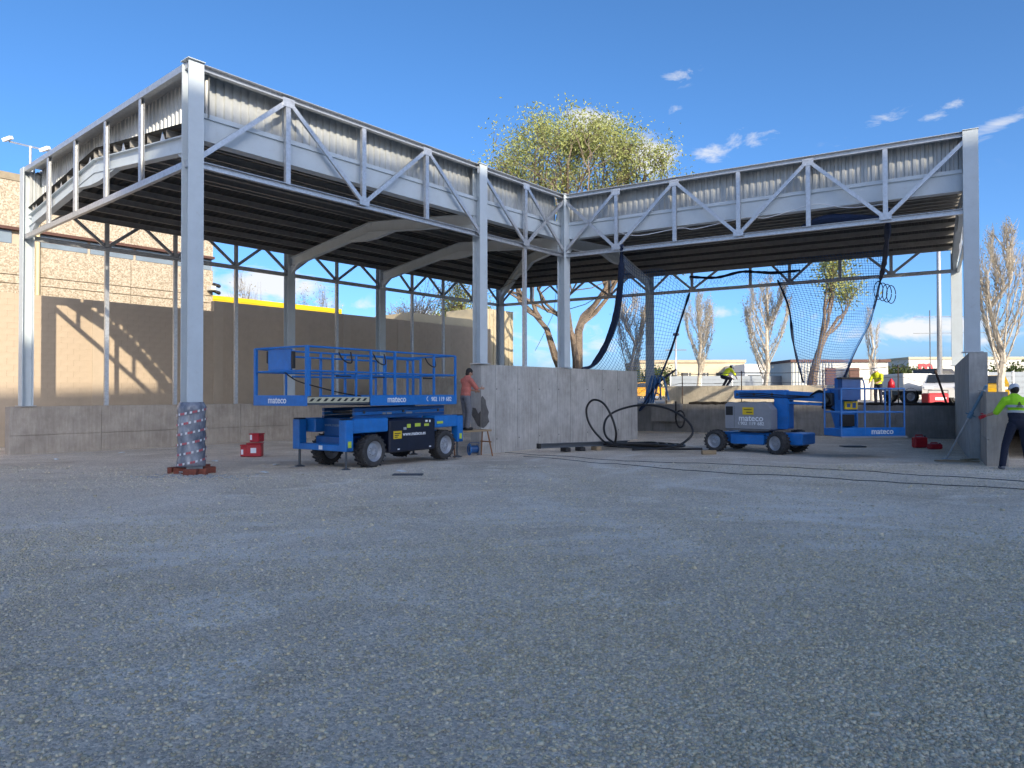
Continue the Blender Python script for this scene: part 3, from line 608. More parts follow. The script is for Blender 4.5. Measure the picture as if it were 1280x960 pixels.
# plastic wrapped foot of the corner column
mb = MB(); prof = []; zz0 = gz(14.4) + .16
for i in range(15):
    z = zz0 + i * 1.30 / 14; prof.append((z - zz0, .265 + .012 * math.sin(i * 2.1) - (.03 if i == 14 else 0)))
mb.lathe([(0, .02)] + prof + [(1.30, .02)], V((A.x, A.y, zz0)), UP, 16)
M_WRAP = mat('plastic_wrap', (.07, .085, .12), .22, .0, .5, 5, .5, 14, col2=(.34, .36, .40), stretch=(1, 1, .4))
wrap = mb.build('wrapped_foot', M_WRAP, colA, smooth=True)
M_TAPEW = mat('white_tape', (.66, .67, .69), .4, 0, .1, 9); M_TAPER = mat('red_tape_print', (.45, .10, .12), .4, 0, .2, 9)
for k in range(6):
    z0 = zz0 + .12 + k * .20
    for j in range(24):
        f0 = -3.1 + j * .17 + .07 * (k % 3); s3 = (1, 0, 0, 1, 2)[(j + 2 * k) % 5]
        mb = MB(); vs_ = []
        for q in range(4):
            f_ = f0 + q * .048; zc = z0 + .045 * math.sin(f_ * .9 + 1) + .018 * (f_)
            for h in (-.022, .022): vs_.append(V((A.x, A.y, zc + h)) + V((math.cos(f_), math.sin(f_), 0)) * .288)
        mb.add(vs_, [(0, 2, 3, 1), (2, 4, 5, 3), (4, 6, 7, 5)])
        if s3 < 2: mb.build('tape_print', M_TAPEW if s3 else M_TAPER, colA)

# ================================================================== BOUNDARY WALL, WAREHOUSE AND FAR BUILDINGS
W0 = E - b1 * 3.5
bw = thing('block_wall', W0 + a1 * -6, 0, 'long beige blockwork boundary wall with smooth piers behind the canopy', 'wall')
core(bw, W0, a1, b1, -9, 7.56, -.5, 5.03, -.24, .022, M_BLOCK); core(bw, W0, a1, b1, 7.57, 24.6, -.5, 5.46, -.24, .022, M_BLOCK, 'raised_core')
piers = [-3.0, 3.2, 7.75, 11.0, 14.2, 17.6, 21.0, 24.2]
for s_ in piers:
    core(bw, W0, a1, b1, s_ - .2, s_ + .2, -.5, 5.02 if s_ < 7.5 else 5.45, -.02, .05, M_PIER, 'pier')
blk = MB(); blk.rbox(-.1985, .1985, -.03, .03, -.0985, .0985, .0015); BLK = blk.mesh('block', M_BLOCK)
half = MB(); half.rbox(-.0985, .0985, -.03, .03, -.0985, .0985, .0015); HALF = half.mesh('half_block', M_BLOCK)
rot1 = math.atan2(a1.y, a1.x); bp = ROOT_INV[bw.name]; nb = 0; cand = []
for k in range(25):
    z = 5.03 - .10 - k * .20
    if z < -.3: break
    s_ = -.8 + (.2 if k % 2 else 0)
    while s_ < 7.4:
        if all(abs(s_ - q) > .40 for q in piers[1:3]): cand.append((s_, z))
        s_ += .4
rest = MB()
for (s_, z) in cand:
    if z > 1.35 and nb < 298:
        o = link('block', BLK, bw); o.location = bp @ (W0 + a1 * s_ + UP * z + b1 * random.uniform(-.0015, .0015)); o.rotation_euler = (0, 0, rot1); nb += 1
    else:
        rest.obox(W0 + a1 * s_ + UP * z, a1 * .1985, b1 * .03, UP * .0985)
for k in range(29):                                               # the blocks farther along and lower down
    z = 5.46 - .10 - k * .20; s_ = 8.1 + (.2 if k % 2 else 0)
    while s_ < 24.3:
        if all(abs(s_ - q) > .40 for q in piers): rest.obox(W0 + a1 * s_ + UP * z + b1 * random.uniform(-.0015, .0015), a1 * .1985, b1 * .03, UP * .0985)
        s_ += .4
for k in range(25):
    z = 5.03 - .10 - k * .20; s_ = -8.8 + (.2 if k % 2 else 0)
    while s_ < -1.05:
        if abs(s_ + 3.0) > .40: rest.obox(W0 + a1 * s_ + UP * z, a1 * .1985, b1 * .03, UP * .0985)
        s_ += .4
ro = rest.build('far_blocks', M_BLOCK, bw); ro['kind'] = 'stuff'
# warehouse with exposed aggregate panels
def aggregate():
    m = mat('exposed_aggregate', (.40, .32, .20), .95, 0, .1, 3, .0); n = m.node_tree.nodes; l = m.node_tree.links; p = n['Principled BSDF']
    t = n.new('ShaderNodeTexCoord').outputs['Object']; v = n.new('ShaderNodeTexVoronoi'); v.inputs['Scale'].default_value = 21; l.new(t, v.inputs['Vector'])
    s = n.new('ShaderNodeSeparateColor'); l.new(v.outputs['Color'], s.inputs[0]); r = n.new('ShaderNodeValToRGB'); l.new(s.outputs[0], r.inputs[0])
    e = r.color_ramp.elements; e[0].color = (.29, .235, .165, 1); e[1].color = (.58, .51, .40, 1); e.new(.5).color = (.45, .38, .28, 1)
    l.new(r.outputs[0], p.inputs['Base Color']); b = n.new('ShaderNodeBump'); b.inputs['Strength'].default_value = .5; b.inputs['Distance'].default_value = .012; l.new(v.outputs['Distance'], b.inputs['Height']); b.invert = True
    l.new(b.outputs[0], p.inputs['Normal']); return m
M_AGG = aggregate()
H0 = E - b1 * 7.5
wh = thing('warehouse', H0 + UP * 0, 0, 'beige warehouse faced in exposed aggregate panels with a strip window', 'building')
core(wh, H0, a1, b1, -14, 9.55, -.5, 10.1, -12, -.12, M_PIER, 'wall')
for z0, z1 in ((3.0, 5.88), (5.9, 6.22), (6.24, 7.42), (8.06, 9.85)):
    for s0, s1 in ((-14, -9.2), (-9.2, -4.6), (-4.6, 0.0), (0, 2.35), (2.45, 5.9), (5.9, 9.56)):
        core(wh, H0, a1, b1, s0 + .012, s1 - .012, z0 + .006, z1 - .006, -.12, 0, M_AGG, 'panel')
core(wh, H0, a1, b1, -14, 9.57, 9.86, 10.14, -.14, .03, mat('roof_edge', (.30, .25, .17), .8), 'roof_edge')
for s0 in (-14, -11.4, -8.8, -6.2, -3.6, -1.0, 2.5, 4.3, 6.1, 7.9):
    core(wh, H0, a1, b1, s0 + .03, min(s0 + 2.57 if s0 < 2 else s0 + 1.72, 9.5), 7.44, 7.92, -.2, -.06, mat('strip_glass', (.20, .25, .29), .15, 0, .15, 1.0), 'window')
core(wh, H0, a1, b1, -14, 9.56, 7.94, 8.05, -.12, .16, M_BROWN, 'window_shade_line')  # dark brown strip stands in for the shadow line above the window
mb = MB(); q = H0 + a1 * 2.4 + b1 * .10; mb.tube([q + UP * 0, q + UP * 9.7], .075, 10); mb.build('downpipe', mat('cream_pipe', (.62, .53, .30), .6, 0, .05, 3), wh, smooth=True)
cc = H0 + a1 * 9.35 + b1 * .25 + UP * 6.55
mb = MB(); mb.obox(cc, a1 * .12, b1 * .2, UP * .1); o = mb.build('camera_housing', M_CREAM2, wh)
for dz in (-.12, .2):
    mb = MB(); mb.cap(cc + a1 * .12 + UP * dz, cc + a1 * .30 - UP * .08 + UP * dz + b1 * .12, .07, .09); mb.build('camera_lens', M_BLACK, o, smooth=True)
# floodlights on a pole above the warehouse roof
fp = at_y(38, 200, 30.0)
fl = thing('floodlight_mast', V((fp.x, fp.y, 10.1)), 0, 'steel mast with two floodlights rising above the warehouse roof', 'floodlight')
mb = MB(); zt = at_y(38, 183, 30).z; mb.tube([V((fp.x, fp.y, 10.0)), V((fp.x, fp.y, zt))], .05, 8); mb.build('mast', M_GALV, fl)
pa, pb = at_y(12, 177, 30.6), at_y(66, 190, 29.5); mb = MB(); mb.bar(pa, pb, .07, .07); mb.build('crossarm', M_GALV, fl)
for q, dx in ((pa, .0), (pb, -.25)):
    mb = MB(); mb.obox(q + V((dx, -.12, .08)), V((.17, 0, .06)), V((0, .10, .03)), V((-.03, 0, .07))); mb.build('lamp_head', M_WHITEW, fl)
# building with a bright yellow roof edge beyond the boundary wall
Y0 = E - b1 * 10.5
yb = thing('yellow_trim_building', Y0 + a1 * 12, 0, 'low building with bright yellow fascia beyond the boundary wall', 'building')
sL = (on_plane(266, 370, Y0, b1) - E).dot(a1); sR = (on_plane(427, 384, Y0, b1) - E).dot(a1); zT = on_plane(340, 377, Y0, b1).z
core(yb, Y0, a1, b1, sL - 4, sR, 0, zT - .62, -8, -.1, M_CREAM, 'wall'); core(yb, Y0, a1, b1, sL - 4, sR + .02, zT - .60, zT, -8, 0, M_YELF, 'fascia')
for z in (zT - .4, zT - .2): core(yb, Y0, a1, b1, sL - 4, sR + .02, z - .01, z + .01, 0, .02, M_YELF, 'rib')
# cream ribbed shed at the far end of the boundary wall
S0 = E - b1 * 4.6
cs = thing('cream_shed', S0 + a1 * 20, 0, 'cream ribbed shed beyond the far end of the boundary wall', 'building')
s0 = (on_plane(512, 400, S0, b1) - E).dot(a1); s1 = (on_plane(641, 400, S0, b1) - E).dot(a1); z0 = on_plane(560, 396, S0, b1).z; z1 = on_plane(625, 388, S0, b1).z
sm = (on_plane(601, 400, S0, b1) - E).dot(a1)
core(cs, S0, a1, b1, s0, sm, 0, z0, -3, 0, M_CREAM, 'wall'); core(cs, S0, a1, b1, sm, s1, 0, z1, -3, 0.02, M_CREAM, 'end_wall')
for i in range(9):
    s_ = sm + .1 + i * (s1 - sm - .2) / 8; core(cs, S0, a1, b1, s_ - .05, s_ + .05, 0, z1, .021, .07, M_CREAM, 'rib')
# --- far side of the street, seen under the right wing
def facing_box(name, label, cat, pxl, pxr, ytop, y, depth, m, base=SZ, yaw=0.0, ybot=None):
    pl_, pr_ = at_y(pxl, ytop, y), at_y(pxr, ytop, y); d = (V((pr_.x, pr_.y + yaw * (pr_.x - pl_.x), 0)) - V((pl_.x, pl_.y, 0))); w_ = d.length; d.normalize(); n = UP.cross(d)
    root = thing(name, V((pl_.x, pl_.y, base)), math.atan2(d.y, d.x), label, cat); h = pl_.z - base
    mb = MB(); mb.box(0, w_, 0, depth, -.3, h); L(mb, 'wall', m, root)
    return root, w_, h
r, w_, h = facing_box('long_building', 'long low cream building with wide shop windows across the street', 'building', 800, 931, 453.5, 92, 12, M_CREAM)
mb = MB(); mb.box(-.1, w_ + .1, -.25, 12, h, h + .35); L(mb, 'roof', mat('pale_roof', (.45, .36, .24), .8), r)
for i in range(6):
    x0 = .8 + i * w_ / 6; mb = MB(); mb.box(x0, x0 + w_ / 6 - 1.0, -.06, .05, h - 2.9, h - 1.3); f_ = L(mb, 'window', M_GLASS, r)
    mb = MB(); mb.box(x0 + .9, x0 + .98, -.10, -.055, h - 2.9, h - 1.3); L(mb, 'mullion', M_CREAM2, f_)
r, w_, h = facing_box('white_shop', 'white flat roofed shop with dark glazing beside the cream building', 'building', 931, 992, 455, 84, 10, M_WHITEW)
for i in range(3):
    x0 = .3 + i * (w_ - .4) / 3; mb = MB(); mb.box(x0, x0 + w_ / 3 - .35, -.06, .05, h - 3.4, h - 1.3); L(mb, 'window', M_GLASS, r)
mb = MB(); mb.box(0, w_, -.07, 0, h - 1.2, h - .95); L(mb, 'sign_band', M_HOARD, r)
r, w_, h = facing_box('site_cabin', 'cream site cabin with brown roof edge and brown shutters', 'cabin', 989, 1110, 452, 56, 5, M_CREAM2)
mb = MB(); mb.box(-.12, w_ + .12, -.2, 5.2, h - .05, h + .16); L(mb, 'roof_edge', M_BROWN, r)
for i in range(14):
    x0 = .05 + i * .24; mb = MB(); mb.box(x0, x0 + .10, -.05, 0.0, 0, h - .06); L(mb, 'rib', M_HOARD, r)
xw = w_ * .46; mb = MB(); mb.box(xw, xw + 1.0, -.04, .02, h - 1.9, h - .55); L(mb, 'window', M_GLASS, r)
for dx in (-.85, 1.02):
    mb = MB(); mb.box(xw + dx, xw + dx + .8, -.10, -.03, h - 1.95, h - .5); s = L(mb, 'shutter', M_BROWN, r)
    for k in range(6): mb = MB(); mb.box(xw + dx + .06, xw + dx + .74, -.125, -.10, h - 1.85 + k * .21, h - 1.72 + k * .21); L(mb, 'slat', M_BROWN, s)
r, w_, h = facing_box('white_store', 'white flat roofed store with red m sign on its front', 'building', 1136, 1330, 448, 62, 20, M_CREAM2)
mb = MB(); mb.box(-.1, w_, -.15, 20, h - .06, h + .12); L(mb, 'roof_edge', M_CREAM, r)
M_SIGNR = mat('red_sign', (.50, .012, .02), .5, 0, .04, 3); M_FAINT = mat('faint_sign', (.45, .50, .46), .7, 0, .05, 3)
text('sign_letter', 'm', (.75, -.07, h - 1.30), (1, 0, 0), (0, 0, 1), 1.75, M_SIGNR, r, .035, False)
for x0, w__ in ((.15, .3), (.5, .2), (2.5, .35), (3.0, .4), (3.55, .25)): mb = MB(); mb.box(x0, x0 + w__, -.03, -.002, h - 1.25, h - .85); L(mb, 'faint_mark', M_FAINT, r)
# grey sheet hoarding along the street
def hoarding(pxl, pxr, ytop, y, label, group):
    pl_, pr_ = at_y(pxl, ytop, y), at_y(pxr, ytop, y); root = thing('hoarding', V((pl_.x, pl_.y, SZ)), 0, label, 'fence', group); n = max(3, int((pr_.x - pl_.x) / 2.2)); h = pl_.z - SZ
    for i in range(n):
        x0, x1 = (pr_.x - pl_.x) * i / n, (pr_.x - pl_.x) * (i + 1) / n; mb = MB(); mb.box(x0 + .01, x1 - .01, 0, .03, 0, h); p_ = L(mb, 'panel', M_HOARD, root)
        for k in range(5): mb = MB(); mb.box(x0 + .02, x1 - .02, -.03, 0, h * (.1 + .19 * k), h * (.1 + .19 * k) + .09); L(mb, 'rib', M_HOARD, p_)
        mb = MB(); mb.box(x0 - .04, x0 + .04, -.05, .08, 0, h + .05); L(mb, 'post', M_GALV, root)
hoarding(838, 992, 470, 58, 'grey sheet hoarding in front of the long cream building', None)
hoarding(1234, 1330, 465, 40, 'grey sheet hoarding behind the bare poplar and yellow car', None)
# lit concrete kerb wall behind the retaining wall
kw = thing('planter_wall', F - b2 * 11 + a2 * 3.2, 0, 'sunlit low concrete wall below the street trees', 'wall')
for i in range(4): core(kw, F + a2 * 3.2, b2, -a2, -12.6 + i * 2.2 + .006, -10.4 + i * 2.2 - .006, .8, 1.98 + .0 * i, -.4, 0, concrete('sun_pale_concrete', (.66, .60, .48), .3), 'panel')  # concrete colour raised to stand in for stronger sunlight on this wall
core(kw, F + a2 * 3.2, b2, -a2, -12.6, -3.8, .8, 1.9, -2.6, -.41, M_STREET, 'fill')

# ================================================================== TREES
def grow(mb, tips, p, d, length, r, depth, upw, spread, nchild, seg=3, shrink=.72):
    pts = [V(p)]; rr = [r]; q = V(p); dd = V(d).normalized()
    for i in range(seg):
        dd = (dd + V((random.gauss(0, .13), random.gauss(0, .13), upw * .25))).normalized(); q = q + dd * (length / seg); pts.append(V(q)); rr.append(r * (1 - .42 * (i + 1) / seg))
    mb.tube(pts, rr, 7 if r > .08 else (5 if r > .03 else 3))
    if depth == 0:
        tips += pts[1:]; return
    for k in range(nchild):
        t = random.uniform(.82 if depth == 5 else .35, 1.0) if k else 1.0; i = min(int(t * seg), seg - 1); b_ = pts[i].lerp(pts[i + 1], t * seg - i)
        ax = dd.orthogonal(); ax.rotate(Matrix.Rotation(random.uniform(0, 6.28), 3, dd)); nd_ = (dd + ax.normalized() * random.uniform(.6, 1.25) * spread).normalized()
        grow(mb, tips, b_, nd_, length * random.uniform(.62, .95) * shrink / .72, r * (.62 if k else .66) * random.uniform(.8, 1.0), depth - 1, upw, spread, nchild, seg, shrink)
def leaves(tips, n, size, jitter, m, root, name='crown', hang=0.0):
    vs_, fs_ = [], []
    for i in range(n):
        t = random.choice(tips); p = t + V((random.gauss(0, jitter), random.gauss(0, jitter), random.gauss(0, jitter) - hang * random.random()))
        u = V((random.gauss(0, 1), random.gauss(0, 1), random.gauss(0, 1))).normalized(); v_ = u.orthogonal().normalized(); v_.rotate(Matrix.Rotation(random.random() * 6.28, 3, u)); s = size * random.uniform(.55, 1.25); k = len(vs_)
        w3_ = u.cross(v_); vs_ += [p - v_ * s, p + w3_ * s * .42 + u * s * .1, p + v_ * s, p - w3_ * s * .42 + u * s * .1]; fs_.append((k, k + 1, k + 2, k + 3))
    mb = MB(); mb.add(vs_, fs_); return mb.build(name, m, root)
def leafmat(name, c1, c2):
    m = mat(name, c1, .7, 0, .1, 1.3, 0, None, c2); n = m.node_tree.nodes; l = m.node_tree.links; p = n['Principled BSDF']; out = [q for q in n if q.type == 'OUTPUT_MATERIAL'][0]
    tr = n.new('ShaderNodeBsdfTranslucent'); mxs = n.new('ShaderNodeMixShader'); mxs.inputs[0].default_value = .35
    l.new(p.inputs['Base Color'].links[0].from_socket, tr.inputs[0]); l.new(p.outputs[0], mxs.inputs[1]); l.new(tr.outputs[0], mxs.inputs[2]); l.new(mxs.outputs[0], out.inputs[0]); return m
M_LEAF = leafmat('spring_leaf', (.24, .28, .065), (.50, .52, .20)); M_BUD = leafmat('pale_bud', (.34, .30, .20), (.52, .47, .34)); M_LEAFD = leafmat('dark_leaf', (.035, .06, .012), (.10, .13, .03))
def fit_tree(mb, tips, base, top, half):
    """stretch a grown tree so its crown reaches the height and spread it has in the place"""
    zs = sorted(t.z for t in tips); zt = zs[int(len(zs) * .985)]; rs = sorted(math.hypot(t.x - base.x, t.y - base.y) for t in tips); rm = rs[int(len(rs) * .95)]
    kz = (top - base.z) / (zt - base.z); kr = half / rm
    def f(p):
        h = max(0, min(1, (p[2] - base.z) / (zt - base.z))); k = 1 + (kr - 1) * min(1, h * 1.6); return V((base.x + (p[0] - base.x) * k, base.y + (p[1] - base.y) * k, base.z + (p[2] - base.z) * kz))
    mb.v = [tuple(f(v)) for v in mb.v]; return [f(t) for t in tips]
def broad_tree(px, ytop, y, half, stems, depth, nch, nleaf, lsize, label, mleaf, seed, spread=.55, upw=.25, jit=.3, seg=4, shrink=.72):
    random.seed(seed); p = at_y(px, ytop, y); base = V((p.x, p.y, SZ)); root = thing('broadleaf_tree', base, 0, label, 'tree'); mb = MB(); tips = []
    for (dx, dy, ln, r) in stems: grow(mb, tips, base + V((dx * .2, 0, -.2)), V((dx, dy, 1)), ln, r, depth, upw, spread, nch, seg, shrink)
    tips = fit_tree(mb, tips, base, p.z, half); mb.build('trunk', M_BARK, root); leaves(tips, nleaf, lsize, jit, mleaf, root)
    return root, tips
def dome_tree(px, ytop, y, rad, zc, stems, nleaf, label, seed):
    """big street tree whose crown fills a loose dome"""
    random.seed(seed); p = at_y(px, ytop, y); base = V((p.x, p.y, SZ)); root = thing('broadleaf_tree', base, 0, label, 'tree'); mb = MB(); tips = []
    for (dx, dy, ln, r) in stems: grow(mb, tips, base + V((dx * .25, 0, -.2)), V((dx, dy, 1)), ln, r, 5, .30, .66, 3, 4, .76)
    zt = p.z; c = V((base.x, base.y, zc)); rz_ = zt - zc; ox = sum(t.x for t in tips) / len(tips) - base.x; oy = sum(t.y for t in tips) / len(tips) - base.y
    def f(v):
        v = V(v); q = V(((v.x - ox - c.x) / rad, (v.y - oy - c.y) / rad, (v.z - c.z) / rz_)); r = q.length; b_ = max(0, min(1, (v.z - base.z - 3.0) / 4.0))
        qn = q.normalized() if r > 1e-4 else q; k_ = 1 + .26 * noise.noise(qn * 2.3 + V((seed, 0, 0))) + .12 * noise.noise(qn * 5.5); r2 = r * 1.12 / k_; r2 = r2 if r2 < .55 else .55 + .45 * math.tanh((r2 - .55) / .45); q2 = q * (r2 / max(r, 1e-4)); q2 = q2 * k_; v2 = V((c.x + q2.x * rad, c.y + q2.y * rad, c.z + q2.z * rz_)); return v.lerp(v2, b_)
    mb.v = [tuple(f(v)) for v in mb.v]; tips = [f(t) for t in tips]; tips = [t for t in tips if t.z > base.z + 6.4 and noise.noise(t * .55) > -.22]
    shoots = []
    for k in range(1500):                                          # upright shoots that roughen the outline
        t = random.choice(tips); e_ = t + V((random.gauss(0, .15), random.gauss(0, .15), random.uniform(.3, .95))); mb.tube([t, t.lerp(e_, .5) + V((random.gauss(0, .04), 0, 0)), e_], [.014, .010, .004], 3); shoots += [t.lerp(e_, .35), t.lerp(e_, .7), e_]
    mb.build('trunk', M_BARK, root); leaves(tips * 1 + shoots * 6, nleaf, .10, .42, M_LEAF, root)
dome_tree(717, 172, 44, 7.2, 11.0, [(.10, 0, 6.2, .40), (-.42, .1, 6.4, .30), (.02, -.5, 6.0, .26)], 40000, 'tall spreading tree in fresh leaf rising above the canopy corner', 4)
broad_tree(575, 352, 47, 2.2, [(.05, 0, 3.2, .26), (.45, 0, 3.0, .16)], 4, 4, 5000, .11, 'leafy tree showing over the cream shed wall', M_LEAF, 9, .6, .1)
broad_tree(512, 358, 56, 4.0, [(-.05, 0, 3.4, .2), (.3, 0, 3.0, .14)], 4, 4, 2600, .10, 'nearly bare tree behind the boundary wall', M_BUD, 21, .6, .2)
broad_tree(1017, 275, 38, 2.3, [(-.03, 0, 5.6, .34)], 4, 3, 3000, .10, 'forked tree with sparse leaves seen through the blue net', M_LEAF, 34, .50, .30, .3, 5, .62)
broad_tree(300, 352, 60, 2.4, [(.1, 0, 3.9, .16), (-.2, 0, 3.7, .14)], 4, 4, 900, .1, 'bare twiggy tree above the yellow fascia', M_BUD, 41, .5, .3)
broad_tree(400, 362, 62, 2.2, [(.1, 0, 3.9, .16), (-.2, 0, 3.6, .12)], 4, 4, 900, .1, 'bare treetop at the right end of the yellow fascia', M_BUD, 43, .5, .3)
def poplar(px, ytop, ybase, y, width, label, seed, nst=15, nleaf=900):
    random.seed(seed); p = at_y(px, ybase, y); zt = at_y(px, ytop, y).z; base = V((p.x, p.y, SZ)); Ht = zt - SZ; root = thing('poplar_tree', base, 0, label, 'tree', 'bare upright street trees'); mb = MB(); tips = []
    tr = [base + V((random.gauss(0, .04) * i, random.gauss(0, .04) * i, Ht * i / 7)) for i in range(8)]; mb.tube(tr, [.15 * (1 - i / 8.2) * Ht / 6.5 for i in range(8)], 7)
    for k in range(nst):
        t = .16 + .62 * k / nst; i = int(t * 7); b_ = tr[i].lerp(tr[i + 1], t * 7 - i); an = random.uniform(0, 6.28); ln = Ht * (.50 * (1 - t) + .12); out = width * (.55 * (1 - abs(t - .35)) + .1)
        q = [b_, b_ + V((math.cos(an) * out * .55, math.sin(an) * out * .55, ln * .35)), b_ + V((math.cos(an) * out * .9, math.sin(an) * out * .9, ln * .7)), b_ + V((math.cos(an + .2) * out, math.sin(an + .2) * out, ln))]
        q = smooth_curve(q, 3); r0 = .036 * (1.2 - t); mb.tube(q, [r0 * (1 - .8 * j / len(q)) for j in range(len(q))], 4)
        for j in range(1, len(q)):
            for _ in range(7):
                s = q[j] + V((random.gauss(0, .05),) * 3); e_ = s + V((math.cos(an + random.gauss(0, 1)) * .22, math.sin(an + random.gauss(0, 1)) * .22, random.uniform(.3, .7))) * random.uniform(.5, 1.1); mb.tube([s, s.lerp(e_, .5) + V((random.gauss(0, .03), 0, 0)), e_], [.010, .008, .004], 3); tips += [s.lerp(e_, .5), e_]
    mb.build('trunk', M_TWIG, root); leaves(tips, nleaf * 2, .05, .08, M_BUD, root)
poplar(788, 372, 472, 38, 1.0, 'slim bare poplar seen through the left blue net', 51, 18)
poplar(873, 372, 480, 42, 1.35, 'bare poplar behind the crouching worker', 52, 20)
poplar(958, 352, 482, 39, 1.75, 'broad bare poplar standing beside the site cabin', 53, 26, 1400)
poplar(1252, 292, 486, 27, 1.3, 'tall bare poplar behind the worker at the low wall end', 54, 26, 500)
poplar(1090, 385, 478, 48, .5, 'thin young sapling in front of the site cabin', 55, 7, 60)

# ================================================================== SCISSOR LIFT
TL = math.atan2(.83, .56); sl0 = V((-4.16, 14.36, gz(16.3) - .01))
sl = thing('scissor_lift', sl0, TL, 'blue scissor lift with railed platform and navy engine cover', 'scissor lift')
WD = 1.72
def wheel(root, c, axis, r, wdt, steer=0.0, lug=18):
    c = V(c); ax = V(axis).normalized(); ax.rotate(Matrix.Rotation(steer, 3, 'Z')); h = wdt / 2
    mb = MB(); mb.lathe([(-h, r * .62), (-h, r * .90), (-h * .8, r * .955), (h * .8, r * .955), (h, r * .90), (h, r * .62)], c, ax, 30); tb = L(mb, 'wheel', M_RUB, root, True)
    mb = MB(); x = ax.orthogonal().normalized(); y = ax.cross(x)
    for k in range(lug):
        for sg in (-1, 1):
            f_ = 6.28318 * (k + (.5 if sg > 0 else 0)) / lug
            rad = x * math.cos(f_) + y * math.sin(f_); tan = -x * math.sin(f_) + y * math.cos(f_)
            mb.obox(c + rad * r * .965 + ax * sg * h * .5, (ax * sg * h * .5 + tan * r * .10), (tan * r * .045), rad * r * .045)
    L(mb, 'tread', M_RUB, tb)
    mb = MB(); s = -1 if ax.y > 0 else 1
    for sg in (-1, 1):
        mb.lathe([(sg * h * .99, r * .64), (sg * h * .80, r * .56), (sg * h * .45, r * .50), (sg * h * .45, r * .02), (sg * h * .5, r * .02), (sg * h * .62, r * .22), (sg * h * .58, r * .30), (sg * h * .5, r * .48), (sg * h * .9, r * .62)], c, ax, 24)
    L(mb, 'rim', M_RIM, tb, False)
    mb = MB()
    for k in range(8):
        f_ = 6.28318 * k / 8
        for sg in (-1, 1): mb.ball(c + ax * sg * h * .6 + (x * math.cos(f_) + y * math.sin(f_)) * r * .25, r * .028, nu=6, nv=4)
    L(mb, 'wheel_nuts', M_DSTEEL, tb); return tb
RW = .375
for x, y in ((1.93, .16), (4.45, .16), (1.93, WD - .16), (4.45, WD - .16)): wheel(sl, (x, y, RW), (0, 1, 0), RW, .30)
mb = MB(); mb.rbox(1.35, 5.0, .42, WD - .42, .38, .72, .02); L(mb, 'chassis', M_BLUED, sl)
for x in (1.93, 4.45): mb = MB(); mb.tube([(x, .3, RW), (x, WD - .3, RW)], .06, 10); L(mb, 'axle', M_DSTEEL, sl)
mb = MB(); mb.rbox(2.40, 4.02, .0, .46, .30, 1.06, .03); eng = L(mb, 'engine_cover', M_NAVY, sl)
mb = MB(); mb.rbox(2.40, 4.02, WD - .46, WD, .30, 1.06, .03); L(mb, 'tank_cover', M_BLUE, sl)
mb = MB(); mb.rbox(1.30, 2.38, .02, .46, .80, 1.12, .02); L(mb, 'fender', M_BLUE, sl)
mb = MB(); mb.rbox(1.30, 2.38, WD - .46, WD - .02, .80, 1.12, .02); L(mb, 'fender', M_BLUE, sl)
mb = MB(); mb.rbox(4.04, 4.98, .02, .46, .82, 1.12, .02); L(mb, 'fender', M_BLUE, sl)
mb = MB(); mb.rbox(4.04, 4.98, WD - .46, WD - .02, .82, 1.12, .02); L(mb, 'fender', M_BLUE, sl)
mb = MB(); mb.rbox(1.55, 1.62, .47, WD - .47, .50, 1.12, .01); ep = L(mb, 'end_panel', M_BLUED, sl)
text('lettering', 'www.mateco.es', (1.545, WD - .50, .93), (0, -1, 0), (0, 0, 1), .105, mat('dim_lettering', (.30, .38, .48), .5), sl, .0, False)
# outriggers
for x, far in ((1.16, 0), (5.02, 0), (1.16, 1), (5.02, 1)):
    yc = .10 if not far else WD - .10
    mb = MB(); mb.rbox(x - .11, x + .11, yc - .11, yc + .11, .42, 1.10, .012); o = L(mb, 'outrigger', M_BLUE, sl)
    mb = MB(); mb.rbox(x - .10, x + .10, yc - .10, yc + .10, 1.101, 1.125, .008); L(mb, 'outrigger_cap', M_BLACK, o)
    mb = MB(); mb.tube([(x, yc, .43), (x, yc, .05)], .028, 10); L(mb, 'jack_leg', M_DSTEEL, o)
    mb = MB(); mb.lathe([(0, .01), (0, .12), (.02, .12), (.05, .03), (.05, .01)], (x, yc, .01), (0, 0, 1), 14); L(mb, 'foot_pad', M_DSTEEL, o)
    if not far: mb = MB(); mb.box(x - .05, x + .05, yc - .1135, yc - .1105, .50, .64); L(mb, 'sticker', M_LIME, o)
for x in (1.16, 5.02):
    mb = MB(); mb.rbox(x - .09, x + .09, -.01 + .0, WD + .01, .42, .56, .012); L(mb, 'outrigger_beam', M_BLUE, sl)
    mb = MB(); mb.box(x - .0935, x - .0905, .75, .87, .44, .53); L(mb, 'data_plate', M_TEXT, sl)
    for y in (.55, WD - .55): mb = MB(); mb.bar((x, y, .48), (2.0 if x < 3 else 4.4, y, .55), .12, .14); L(mb, 'beam_arm', M_BLUE, sl)
